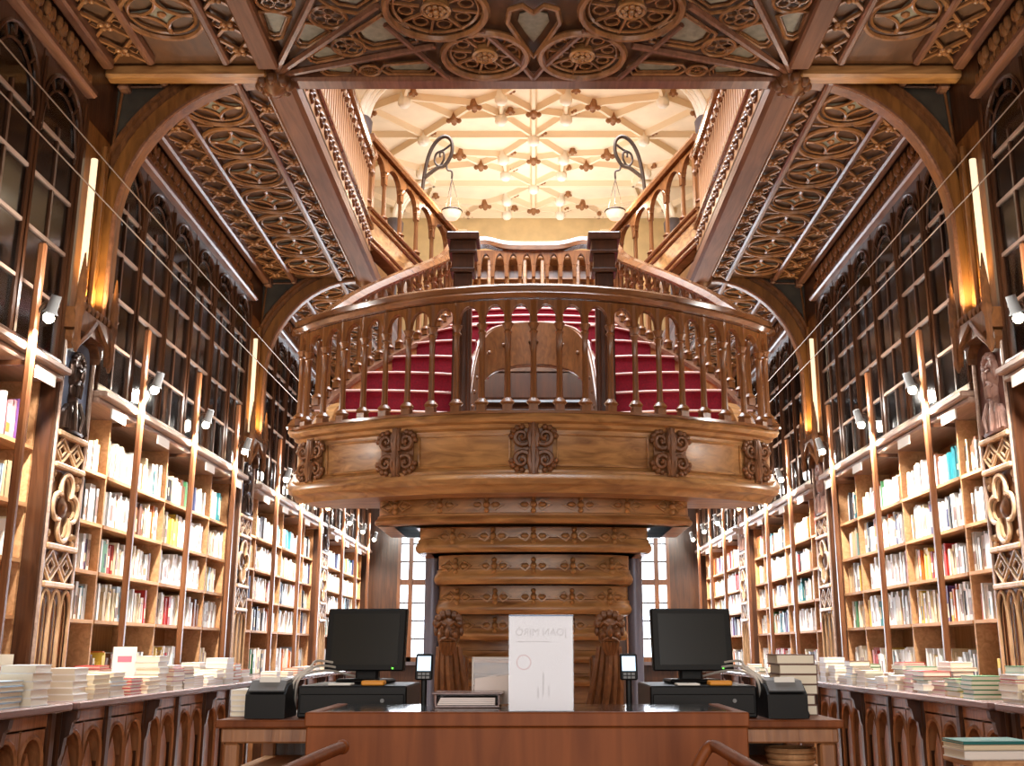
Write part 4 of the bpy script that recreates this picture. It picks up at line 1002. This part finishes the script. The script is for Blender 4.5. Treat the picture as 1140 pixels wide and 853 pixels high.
for s in (-1, 1):
    for kb in range(4):
        y0 = YP[kb] + .28; e = [0.012] + DIV + [BL - .012]
        for ci in range(4):
            for r in range(5):
                za = SHELF_Z[r] + (.012 if r else -.02); zmax = ((SHELF_Z + [LEDGE])[r + 1] - za) - .03
                y = y0 + e[ci] + .016; yend = y0 + e[ci + 1] - .016; i = 0
                if r == 0: y += .0
                base = rb.uniform(.21, .26); run = 0; cur = pick()
                gapend = yend - rb.choice([0, 0, 0, .02, .1]) if ci else yend - .005
                if r == 0 and rb.random() < .5: gapend = y + (yend - y) * .6
                while True:
                    th = rb.uniform(.018, .052) * (1.1 if kb < 2 else 1.25)
                    if y + th > gapend: break
                    if run <= 0: cur = pick(); run = rb.choice([1, 1, 1, 1, 2, 3, 5])
                    run -= 1
                    h = min(zmax, base + rb.uniform(-.035, .04)); dep = rb.uniform(.14, .2)
                    bc = lin((150, 120, 110)) if sum(cur[1][:3]) > 1.4 else lin((226, 206, 170))
                    if rb.random() < .5: bc = None
                    elif rb.random() < .25: bc = pick()[1]
                    allb.append([s, kb, ci, r, i, y, za, th, h, dep, cur[0], cur[1], (rb.uniform(.1, .3), rb.uniform(.45, .85), bc), rb.uniform(0, .03)])
                    y += th + rb.choice([.0005, .0005, .001, .003]); i += 1
def view_size(b_):
    s, y, z = b_[0], b_[5], b_[6]
    c, sn = math.cos(PITCH), math.sin(PITCH); zc = y * c + (z - EYE) * sn; u = s * 3.1 / zc
    if abs(u * 1200 + (24 if s > 0 else -24) * 0) > (594 if s < 0 else 546): return 0
    return b_[7] * b_[8] / zc ** 2 * (3.1 / y)
allb.sort(key=view_size, reverse=True)
cnt = {-1: 0, 1: 0}; single = []; rest = []
for b_ in allb:
    if view_size(b_) > 0 and cnt[b_[0]] < 148: cnt[b_[0]] += 1; single.append(b_)
    elif view_size(b_) > 0: rest.append(b_)
COLN = ['first', 'second', 'third', 'fourth']; ROWN = ['bottom', 'second', 'third', 'fourth', 'top']
for s, kb, ci, r, i, y, z, th, h, dep, cn, col, band, inset in single:
    m = MB(); book_solid(m, dep, th, h, col, band)
    if s < 0: m.v = [(-a_, b_, c) for a_, b_, c in m.v]
    o = m.build('book', 'book', None, loc=(s * (3.09 + inset), y, z), recalc=True)
    tag(o, '%s-spined book, %s from near end, %s shelf, %s column, %s wall%s' % (cn, ORD[i], ROWN[r], COLN[ci], SIDE[s], '' if kb == 1 else ' frame edge'), 'book', 'books on the %s wall shelves' % SIDE[s])
def stuff_box(m, x0, x1, y0, y1, z0, z1, col, band=None):
    m.box(x0, x1, y0, y1, z0, z1, [col, PAGE, col, col, col, col])
    if band and band[2]:
        xs = x0 if abs(x0) < abs(x1) else x1; d = -.0008 if xs > 0 else .0008
        zz0, zz1 = z0 + (z1 - z0) * band[0], z0 + (z1 - z0) * band[1]; t = (y1 - y0) * .12
        m.add([(xs + d, y0 + t, zz0), (xs + d, y1 - t, zz0), (xs + d, y1 - t, zz1), (xs + d, y0 + t, zz1)], [(0, 1, 2, 3)], [band[2]])
m = MB()
for s, kb, ci, r, i, y, z, th, h, dep, cn, col, band, inset in rest:
    xa, xb = sorted((s * (3.09 + inset), s * (3.09 + inset + dep))); stuff_box(m, xa, xb, y, y + th, z, z + h, col, band if kb < 3 else None)
tag(m.build('shelf_books', 'book', recalc=False), 'rows of mostly pale books filling the farther open shelves', 'books', None, 'stuff')
m = MB()                                               # books behind the cabinet glass
for s in (-1, 1):
    for kb in range(4):
        y0 = YP[kb] + .28
        for z in (LEDGE + .145, 3.37, 3.83):
            y = y0 + .04
            while y < y0 + BL - .08:
                th = rb.uniform(.03, .07); h = rb.uniform(.24, .36)
                if y > 5.3 and rb.random() < .93:
                    col = pick()[1]; xa, xb = sorted((s * 3.14, s * 3.34)); stuff_box(m, xa, xb, y, min(y + th, y0 + BL - .03), z, z + h, col)
                y += th + .002
tag(m.build('cabinet_books', 'book', recalc=False), 'dim rows of books behind the cabinet glass', 'books', None, 'stuff')

# ---- flat piles of books on the counters
def flat_book(wd, ln, th, col, nm='stacked_book', cover=None):
    m = MB(); c = .0035
    m.box(-wd / 2 + .003, wd / 2 - .004, -ln / 2 + .004, ln / 2 - .004, c, th - c, PAGE if cover is None else PAGE)
    m.box(-wd / 2, wd / 2, -ln / 2, ln / 2, 0, c, col); m.box(-wd / 2, wd / 2, -ln / 2, ln / 2, th - c, th, cover or col); m.box(-wd / 2, -wd / 2 + .004, -ln / 2, ln / 2, 0, th, col)
    return m.mesh(nm, 'book')
TPL = []
for k in range(30):
    n_, c = pick(); ln, wd, th = rb.uniform(.19, .25), rb.uniform(.13, .18), rb.uniform(.016, .04); TPL.append((flat_book(wd, ln, th, c), n_, wd, ln, th))
HN = ['top', 'second from top', 'third from top', 'fourth from top', 'fifth from top', 'sixth from top', 'seventh from top']
def pile(x, y, z0, n_, where, fixed=None, group='piled books'):
    z = z0; lst = []
    base = rb.choice(TPL); same = rb.random() < .55; rz0 = rb.uniform(-.06, .06) + (PI if x > 0 else 0)
    for k in range(n_):
        me, cn, wd, ln, th = base if same else rb.choice(TPL)
        o = put('stacked_book', me, None, (x + rb.uniform(-.008, .008), y + rb.uniform(-.008, .008), z), (0, 0, rz0 + rb.uniform(-.05, .05))); z += th + .0003
        lst.append((o, cn))
    for k, (o, cn) in enumerate(lst[::-1]): tag(o, '%s book, %s of %s' % (cn, HN[k] if n_ > 1 else 'alone', where), 'stacked book', group)
    return z
for s in (-1, 1):
    k = 0; y = 5.02
    while y < 9.75:
        if not (5.80 < y < 6.06):
            pile(s * (2.52 + rb.uniform(0, .02)), y, .976, rb.choice([3, 4, 5, 5, 6]), '%s front pile from camera, %s counter' % (ORD[k], SIDE[s])); k += 1
        y += rb.uniform(.25, .28)
    k = 0; y = 5.1
    while y < 9.7:
        if not (5.78 < y < 6.08):
            pile(s * 2.76, y, .976, rb.choice([3, 5, 6]), '%s rear pile from camera, %s counter' % (ORD[k], SIDE[s])); k += 1
        y += rb.uniform(.30, .42)
    for k in range(6): pile(s * 2.54, 10.8 + .5 * k, .976, rb.choice([2, 3]), '%s pile on counter behind stair, %s wall' % (ORD[k], SIDE[s]))
# books shown upright
def upright(x, y, z, wd, h, th, col, rz, label, art=None, lean=.0):
    t = thing('display_book', label, 'book', (x, y, z), 'books stood upright on the counters', rz=rz)
    m = MB(); m.box(-wd / 2, wd / 2, -th / 2, th / 2, 0, h, col); m.build('cover', 'book', t, world=False)
    m = MB(); m.box(-wd / 2 + .004, wd / 2 + .0005, -th / 2 + .003, th / 2 - .003, .003, h + .0005, PAGE); m.build('pages', 'book', t, world=False)
    for (a0, a1, b0, b1, c) in art or ():
        m = MB(); m.box(-wd / 2 + wd * a0, -wd / 2 + wd * a1, -th / 2 - .001, -th / 2, h * b0, h * b1, lin(c)); m.build('cover_print', 'book', t, world=False)
upright(-2.70, 5.62, 1.10, .13, .12, .03, lin((236, 226, 206)), .5, 'small cream book stood upright on the near left counter pile', [(.3, .7, .35, .5, (190, 150, 120))])
upright(2.62, 5.55, 1.10, .17, .17, .03, lin((240, 236, 230)), -.5, 'book with red and blue picture cover upright on near right counter', [(.1, .5, .15, .8, (190, 60, 60)), (.55, .85, .4, .85, (70, 110, 150)), (.5, .9, .12, .35, (120, 150, 100))])
upright(-2.74, 7.45, 1.06, .15, .2, .03, lin((244, 240, 232)), .5, 'white book upright among piles on the left counter', [(.2, .8, .5, .7, (214, 120, 140))])
# crate with loose books at the right frame edge
cr = thing('low_book_crate', 'low slatted wooden crate carrying books at the right frame edge', 'crate', (1.86, 4.55, 0))
MB().cbox(1.70, 2.02, 4.40, 4.72, .80, .825, .006).build('top_board', 'shelf', cr)
for k in range(5): MB().box(1.72, 2.0, 4.405, 4.42, .77 - .045 * k, .795 - .045 * k).build('slat', 'newel', cr)
for qx in (1.715, 2.005):
    for qy in (4.415, 4.705): MB().box(qx - .014, qx + .014, qy - .014, qy + .014, 0, .80).build('leg', 'newel', cr)
MB().box(1.71, 2.01, 4.41, 4.71, .38, .40).build('bottom_board', 'shelf', cr)
k = [0.825]
for n_, c, th in (('white', (238, 232, 226), .035), ('cream', (232, 216, 186), .022), ('teal', (40, 120, 116), .012)):
    o = put('stacked_book', flat_book(.2, .28, th, lin(c)), None, (1.82, 4.55, k[0]), (0, 0, PI / 2 + .06)); k[0] += th + .0004
    tag(o, '%s-covered book lying on the crate at right frame edge' % n_, 'stacked book', 'piled books')

# ================================================================== service desk and what stands on it
D0, D1, ZD = 3.50, 4.06, 1.057
dk = thing('service_desk', 'plain reddish-brown service desk with glass top in the foreground', 'desk', (-.02, 3.78, 0))
MB().cbox(-.705, .665, D0, D0 + .03, 0, 1.012, .004).build('front_panel', 'desk', dk)
MB().cbox(-.71, .67, D0 - .006, D0 + .05, 1.014, ZD, .004).build('front_rail', 'desk', dk)
for x in (-.705, .635): MB().cbox(x, x + .03, D0 + .03, D1, 0, 1.012, .004).build('side_panel', 'desk', dk); MB().cbox(x - .005, x + .035, D0 + .05, D1, 1.014, ZD, .004).build('top_rail', 'desk', dk)
MB().box(-.675, .635, D0 + .05, D1, 1.03, 1.045).build('top_board', 'counter_top', dk)
MB().box(-.670, .630, D0 + .052, D1 - .002, 1.046, 1.054).build('glass_top', 'clear', dk)
# side tables with open shelf
def side_table(s, x0, x1, label):
    t = thing('side_table', label, 'table', ((x0 + x1) / 2, 4.62, 0), 'side tables')
    MB().cbox(x0, x1, 4.28, 5.0, .955, .985, .006).build('table_top', 'desk', t); MB().cbox(x0 + .02, x1 - .02, 4.30, 4.98, .90, .955, .006).build('apron', 'counter', t)
    for q in (x0 + .03, x1 - .09):
        for y in (4.31, 4.91): MB().cbox(q, q + .06, y, y + .06, 0, .90, .008).build('leg', 'counter', t)
    MB().box(x0 + .05, x1 - .05, 4.34, 4.95, .78, .80).build('shelf', 'shelf', t); MB().box(x0 + .05, x1 - .05, 4.94, 4.96, .1, .9).build('back_panel', 'newel', t); MB().box(x0 + .03, x1 - .03, 4.32, 4.97, .08, .12).build('shelf', 'shelf', t)
side_table(-1, -1.21, -.42, 'oak side table left of the desk under the receipt printer')
side_table(1, .42, 1.18, 'oak side table right of the desk under the receipt printer')
ZT = .985
def monitor(x, y, rz, s, label):
    t = thing('monitor', label, 'monitor', (x, y, 1.107), 'desk monitors', rz=rz)
    W_, H_ = .345, .262; zb = .05; tl = math.radians(8)
    f = lambda a_, d, b_: (a_, d + (b_) * math.sin(tl), zb + b_ * math.cos(tl))
    m = MB(f); m.cbox(-W_ / 2, W_ / 2, -.02, .02, 0, H_, .006); m.build('casing', 'black', t, world=False)
    m = MB(f); m.box(-W_ / 2 + .028, W_ / 2 - .028, -.0225, -.02, .026, H_ - .022); m.build('screen', 'screen', t, world=False)
    m = MB(f); m.box(W_ / 2 - .05, W_ / 2 - .044, -.023, -.02, .009, .015); m.build('power_light', 'led', t, world=False)
    m = MB(); m.cbox(-.05, .05, .03, .075, .0, .16, .01); m.build('stand', 'black', t, world=False)
    m = MB(); m.cbox(-.11, .11, -.06, .12, 0, .018, .008); m.build('base', 'black', t, world=False)
monitor(-.715, 4.72, math.radians(-7), -1, 'black desk monitor on the cash drawer left of the paper sign')
monitor(.675, 4.72, math.radians(5), 1, 'black desk monitor on the cash drawer right of the paper sign')
for s, xa, xb, w_ in ((-1, -.93, -.50, 'left'), (1, .46, .88, 'right')):
    t = thing('cash_drawer', 'black metal cash drawer under the %s monitor' % w_, 'cash drawer', ((xa + xb) / 2, 4.68, ZT), 'cash drawers')
    MB().cbox(xa, xb, 4.42, 4.95, ZT, 1.106, .006).build('casing', 'black', t); MB().cbox(xa + .01, xb - .01, 4.413, 4.42, ZT + .015, 1.075, .003).build('drawer_front', 'black', t)
    MB().lathe([(.008, 0), (.008, .006)], 10, ((xa + xb) / 2 + .12, 4.407, 1.05), 'y').build('lock', 'grey', t)
    # small things in front of the monitor
    xx = (xa + xb) / 2
    tag(MB().cbox(xx + .03, xx + .12, 4.44, 4.52, 1.107, 1.125, .004).build('note_block', 'orange'), 'orange note block on the %s cash drawer' % w_, 'note block', 'note blocks')
    tag(MB().cbox(xx - .10, xx - .01, 4.43, 4.53, 1.107, 1.115, .002).build('slip_pile', 'white'), 'white paper slips on the %s cash drawer' % w_, 'paper', 'paper slips')
    for k in range(3):
        q = xx - .14 * s * -1
        pts = [(xx + s * .05, 4.83, 1.13 + .02 * k), (xx + s * (.14 + .02 * k), 4.66, 1.16 + .02 * k), (xx + s * .2, 4.50 + .03 * k, 1.15 + .012 * k), (xx + s * (.23 + .02 * k), 4.47 + .02 * k, 1.112), (xx + s * .26, 4.6, 1.00), (xx + s * (.28 + .02 * k), 4.72, .992)]
        tag(MB().tube(spline(pts, 5), .005, 6).build('cable', 'cable', smooth=True), '%s pale cable looping from the %s monitor over the cash drawer' % (('lower', 'middle', 'upper')[k], w_), 'cable', 'pale cables')
    # receipt printer
    px0 = xa - .19 if s < 0 else xb + .03
    t = thing('receipt_printer', 'dark receipt printer with sloping grey lid %s of the desk' % w_, 'printer', (px0 + .08, 4.45, ZT), 'receipt printers')
    f = lambda a_, b_, c: (c, a_, b_)
    m = MB(f); m.prism([(4.36, ZT + .001), (4.58, ZT + .001), (4.58, ZT + .135), (4.42, ZT + .125), (4.36, ZT + .09)], px0, px0 + .155); m.build('casing', 'black', t)
    m = MB(f); m.prism([(4.372, ZT + .10), (4.425, ZT + .129), (4.575, ZT + .139), (4.575, ZT + .15), (4.42, ZT + .142), (4.365, ZT + .105)], px0 + .008, px0 + .147); m.build('lid', 'grey', t)
    MB().box(px0 + .04, px0 + .12, 4.41, 4.425, ZT + .13, ZT + .155).build('paper_slip', 'white', t)
    # card terminal on a pole
    tx, ty = (px(472, 742, 4.35).x, 4.35) if s < 0 else (px(700, 742, 4.35).x, 4.35)
    t = thing('card_terminal', 'small card terminal with lit screen on a pole, %s of the sign' % w_, 'card terminal', (tx, ty, ZT), 'card terminals')
    MB().cbox(tx - .04, tx + .04, ty - .03, ty + .05, ZT + .0, ZT + .02, .005).build('foot', 'black', t); MB().tube([(tx, ty + .02, ZT), (tx, ty + .02, 1.14)], .012, 8).build('pole', 'black', t)
    f = lambda a_, d, b_: (tx + a_, ty + d + b_ * .25, 1.13 + b_)
    m = MB(f); m.cbox(-.034, .034, -.012, .012, 0, .10, .005); m.build('casing', 'black', t)
    m = MB(f); m.box(-.026, .026, -.0145, -.012, .035, .09); m.build('display', 'lcd', t)
    for i in range(3):
        for j in range(2): m = MB(f); m.box(-.022 + .016 * i, -.010 + .016 * i, -.0145, -.012, .006 + .013 * j, .015 + .013 * j); m.build('key', 'grey', t)
# book piles beside the printers
pile(-1.14, 4.62, ZT, 5, 'pile beside the left receipt printer'); pile(1.09, 4.72, ZT, 6, 'pile beside the right receipt printer')
t = thing('computer_mouse', 'black computer mouse with cord on the right side table', 'mouse', (1.05, 4.42, ZT))
MB().ball((1.05, 4.42, ZT + .012), .035, 10, 1, 1.5, .7).build('shell', 'black', t, True); MB().tube(spline([(1.05, 4.46, ZT + .01), (1.0, 4.55, ZT + .006), (1.08, 4.6, ZT + .006), (1.04, 4.66, ZT + .006)], 5), .004, 5).build('cord', 'black', t)
t = thing('wicker_basket', 'round wicker basket on the lower shelf of the right table', 'basket', (1.03, 4.55, .80))
# stands on the shelf below the table top
for k in range(3): MB().tube([(1.03 + x, 4.55 + y, .812 + .022 * k) for x, y in circ(0, 0, .085 + .004 * k, 18)], .011, 6, True).build('coil', 'shelf', t, True)
MB().lathe([(.08, .801), (.08, .806)], 16, (1.03, 4.55, 0)).build('base', 'shelf', t)
# acrylic sign holder with the reversed ghost of its poster
a0, a1 = px(567, 792, 3.53), px(637, 688, 3.53)
sx0, sx1 = a0.x, a1.x; z0, z1 = ZD, ZD + .298
t = thing('sign_holder', 'white A4 poster in a clear acrylic stand on the desk edge', 'sign', ((sx0 + sx1) / 2, 3.53, ZD))
MB().box(sx0, sx1, 3.528, 3.531, z0 + .003, z1 - .004).build('poster', 'sheet', t)
MB().box(sx0 - .003, sx1 + .003, 3.522, 3.525, z0, z1).build('acrylic_front', 'clear', t); MB().box(sx0 - .003, sx1 + .003, 3.534, 3.537, z0, z1).build('acrylic_back', 'clear', t)
MB().box(sx0 - .003, sx1 + .003, 3.522, 3.60, z0, z0 + .003).build('acrylic_foot', 'clear', t); MB().box(sx0 - .003, sx1 + .003, 3.5215, 3.5375, z1 - .005, z1 - .001).build('top_edge', 'niche_blue', t)
cu = bpy.data.curves.new('lettering', 'FONT'); cu.body = 'JOAN MIR\u00d3'; cu.size = .034; cu.align_x = 'CENTER'; cu.extrude = .0002
tmp = bpy.data.objects.new('lettering', cu); COL.objects.link(tmp); bpy.context.view_layer.update()
me = bpy.data.meshes.new_from_object(tmp.evaluated_get(bpy.context.evaluated_depsgraph_get())); bpy.data.objects.remove(tmp); me.materials.clear(); me.materials.append(M['ghost'])
put('lettering', me, t, ((sx0 + sx1) / 2, 3.5275, z0 + .232), (PI / 2, 0, 0), (-.92, 1, 1))
xc = sx0 + .045
MB(lambda a_, b_, d: (a_, d, b_)).tube([(xc + x, z0 + .15 + y, 3.5277) for x, y in circ(0, 0, .022, 20)], .0022, 4, True).build('print_ring', 'ghost_red', t)
MB().box(sx0 + .02, sx0 + .13, 3.5274, 3.528, z0 + .212, z0 + .215).build('print_line', 'ghost', t)
for a_, b_, c, d in ((.104, .109, .05, .12), (.088, .093, .04, .075), (.122, .126, .045, .08)): MB().box(sx0 + a_, sx0 + b_, 3.5274, 3.528, z0 + c, z0 + d).build('print_mark', 'ghost', t)
# paper tray and leaflet stand
t = thing('paper_tray', 'brown letter tray holding cream papers on the desk', 'paper tray', (-.22, 3.90, ZD))
MB().cbox(-.335, -.115, 3.80, 4.0, ZD - .002, ZD + .006, .002).build('tray_base', 'counter_top', t)
for x in (-.335, -.121): MB().cbox(x, x + .006, 3.80, 4.0, ZD, ZD + .04, .002).build('tray_side', 'counter_top', t)
MB().cbox(-.335, -.115, 3.99, 4.0, ZD, ZD + .045, .002).build('tray_back', 'counter_top', t)
MB().cbox(-.345, -.105, 3.80, 4.0, ZD + .041, ZD + .047, .002).build('tray_lid', 'counter_top', t)
for k in range(4): MB().box(-.325 + .003 * k, -.13, 3.79 + .004 * k, 3.985, ZD + .007 + .006 * k, ZD + .012 + .006 * k).build('paper_sheet', 'sheet', t)
t = thing('leaflet_stand', 'clear acrylic leaflet stand with folded papers behind the poster', 'leaflet stand', (-.10, 4.02, ZD))
MB().box(-.22, -.07, 4.02, 4.023, ZD, ZD + .16).build('acrylic_back', 'clear', t)
for x0, x1, za, zb in ((-.222, -.216, 0, .16), (-.222, -.07, .157, .163), (-.074, -.068, 0, .16)): MB().box(x0, x1, 4.018, 4.025, ZD + za, ZD + zb).build('acrylic_edge', 'plate', t)
for k, (x, h) in enumerate(((-.215, .10), (-.15, .105))): MB().add([(x, 4.005, ZD + .001), (x + .075, 4.0, ZD + .001), (x + .08, 4.012, ZD + h), (x + .005, 4.015, ZD + h - .012), (x, 4.010, ZD + .001), (x + .075, 4.005, ZD + .001), (x + .08, 4.017, ZD + h), (x + .005, 4.02, ZD + h - .012)], [(0, 1, 2, 3), (4, 7, 6, 5), (0, 4, 5, 1), (1, 5, 6, 2), (2, 6, 7, 3), (3, 7, 4, 0)]).build('leaflet', 'sheet', t)
# carved grotesque newels at the foot of the stair
for s in (-1, 1):
    X, Y = (px(500, 705, 8.3).x, 8.3) if s < 0 else (px(678, 705, 8.3).x, 8.3)
    t = thing('carved_newel', 'carved wooden newel with a bearded mask head, %s of the stair foot' % ('left', 'right')[s > 0], 'newel', (X, Y, 0), 'carved newels')
    q = -1 if s < 0 else 1
    m = MB()
    for k in range(5):
        o = (k - 2) * .042
        m.tube(spline([(X + o * .8, Y - .04 + abs(o) * .6, 1.26), (X + o * 1.15 - q * .02, Y - .06 + abs(o) * .6, 1.0), (X + o * 1.5 - q * .06, Y - .03 + abs(o) * .5, .72), (X + o * 1.9 - q * .10, Y + abs(o) * .4, .40), (X + o * 2.2 - q * .12, Y + .02, 0)], 5), [.030] * 10 + [.036] * 11, 6)
    m.build('ribbed_body', 'newel' if False else 'carve', t, True)
    MB().cbox(X - .09 - q * .05, X + .09 - q * .05, Y + .02, Y + .16, 0, 1.2, .02).build('back_block', 'carve', t)
    m = MB(); c = Vector((X, Y - .05, 1.37))
    m.ball(c, .1, 12, .92, .9, 1.25); m.ball(c + Vector((0, -.09, -.01)), .024, 8, .8, 1, 1.6)          # head, nose
    for e in (-1, 1):
        m.ball(c + Vector((e * .038, -.083, .03)), .017, 8); m.tube([c + Vector((e * .012, -.095, .045)), c + Vector((e * .045, -.09, .065)), c + Vector((e * .08, -.06, .04))], .014, 6)
        m.ball(c + Vector((e * .05, -.07, -.025)), .03, 8); m.ball(c + Vector((e * .095, 0, .01)), .03, 6, .6, 1, 1.4)
        m.tube([c + Vector((e * .008, -.095, -.045)), c + Vector((e * .04, -.09, -.055)), c + Vector((e * .06, -.07, -.075))], .012, 6)
    m.tube([c + Vector((-.028, -.088, -.066)), c + Vector((0, -.094, -.06)), c + Vector((.028, -.088, -.066))], .008, 6)
    for k in range(5): m.tube([c + Vector(((k - 2) * .026, -.08, -.075)), c + Vector(((k - 2) * .022, -.075, -.13)), c + Vector(((k - 2) * .012, -.06, -.17))], [.018, .016, .006], 6)
    for k in range(7): g = PI * k / 6; m.ball(c + Vector((.085 * math.cos(g), -.03, .06 + .07 * math.sin(g))), .034, 6)
    m.build('mask_head', 'carve', t, True)
# bent wooden rails in front of the desk
for s in (-1, 1):
    t = thing('hand_rail', 'round brown wooden rail %s' % ('ending before the desk at lower left' if s < 0 else 'bent downward before the desk at lower right'), 'rail', (s * .6, 3.1, 0), 'wooden rails')
    if s < 0: P3 = [px(381, 832, 3.25), px(352, 844, 3.05), px(300, 868, 2.7)]
    else: P3 = [px(772, 862, 3.2), px(786, 836, 3.2), px(795, 831, 3.2), px(815, 842, 3.05), px(850, 862, 2.8)]
    MB().tube(spline(P3, 6), .017, 10).build('rail', 'desk', t, True)
    b_ = P3[0] if s < 0 else P3[2]; b2 = P3[1] if s < 0 else P3[3]
    MB().tube([(b2.x, b2.y, b2.z), (b2.x, b2.y, 0)], .013, 8).build('post', 'desk', t, True)
    e_ = P3[-1]; MB().tube([(e_.x, e_.y, e_.z + .01), (e_.x, e_.y, 0)], .013, 8).build('post', 'desk', t, True)
    if s < 0: MB().ball(P3[0], .021, 8).build('end_cap', 'desk', t, True)
    else: MB().tube([P3[0], (P3[0].x, P3[0].y, 0)], .013, 8).build('post', 'desk', t, True)
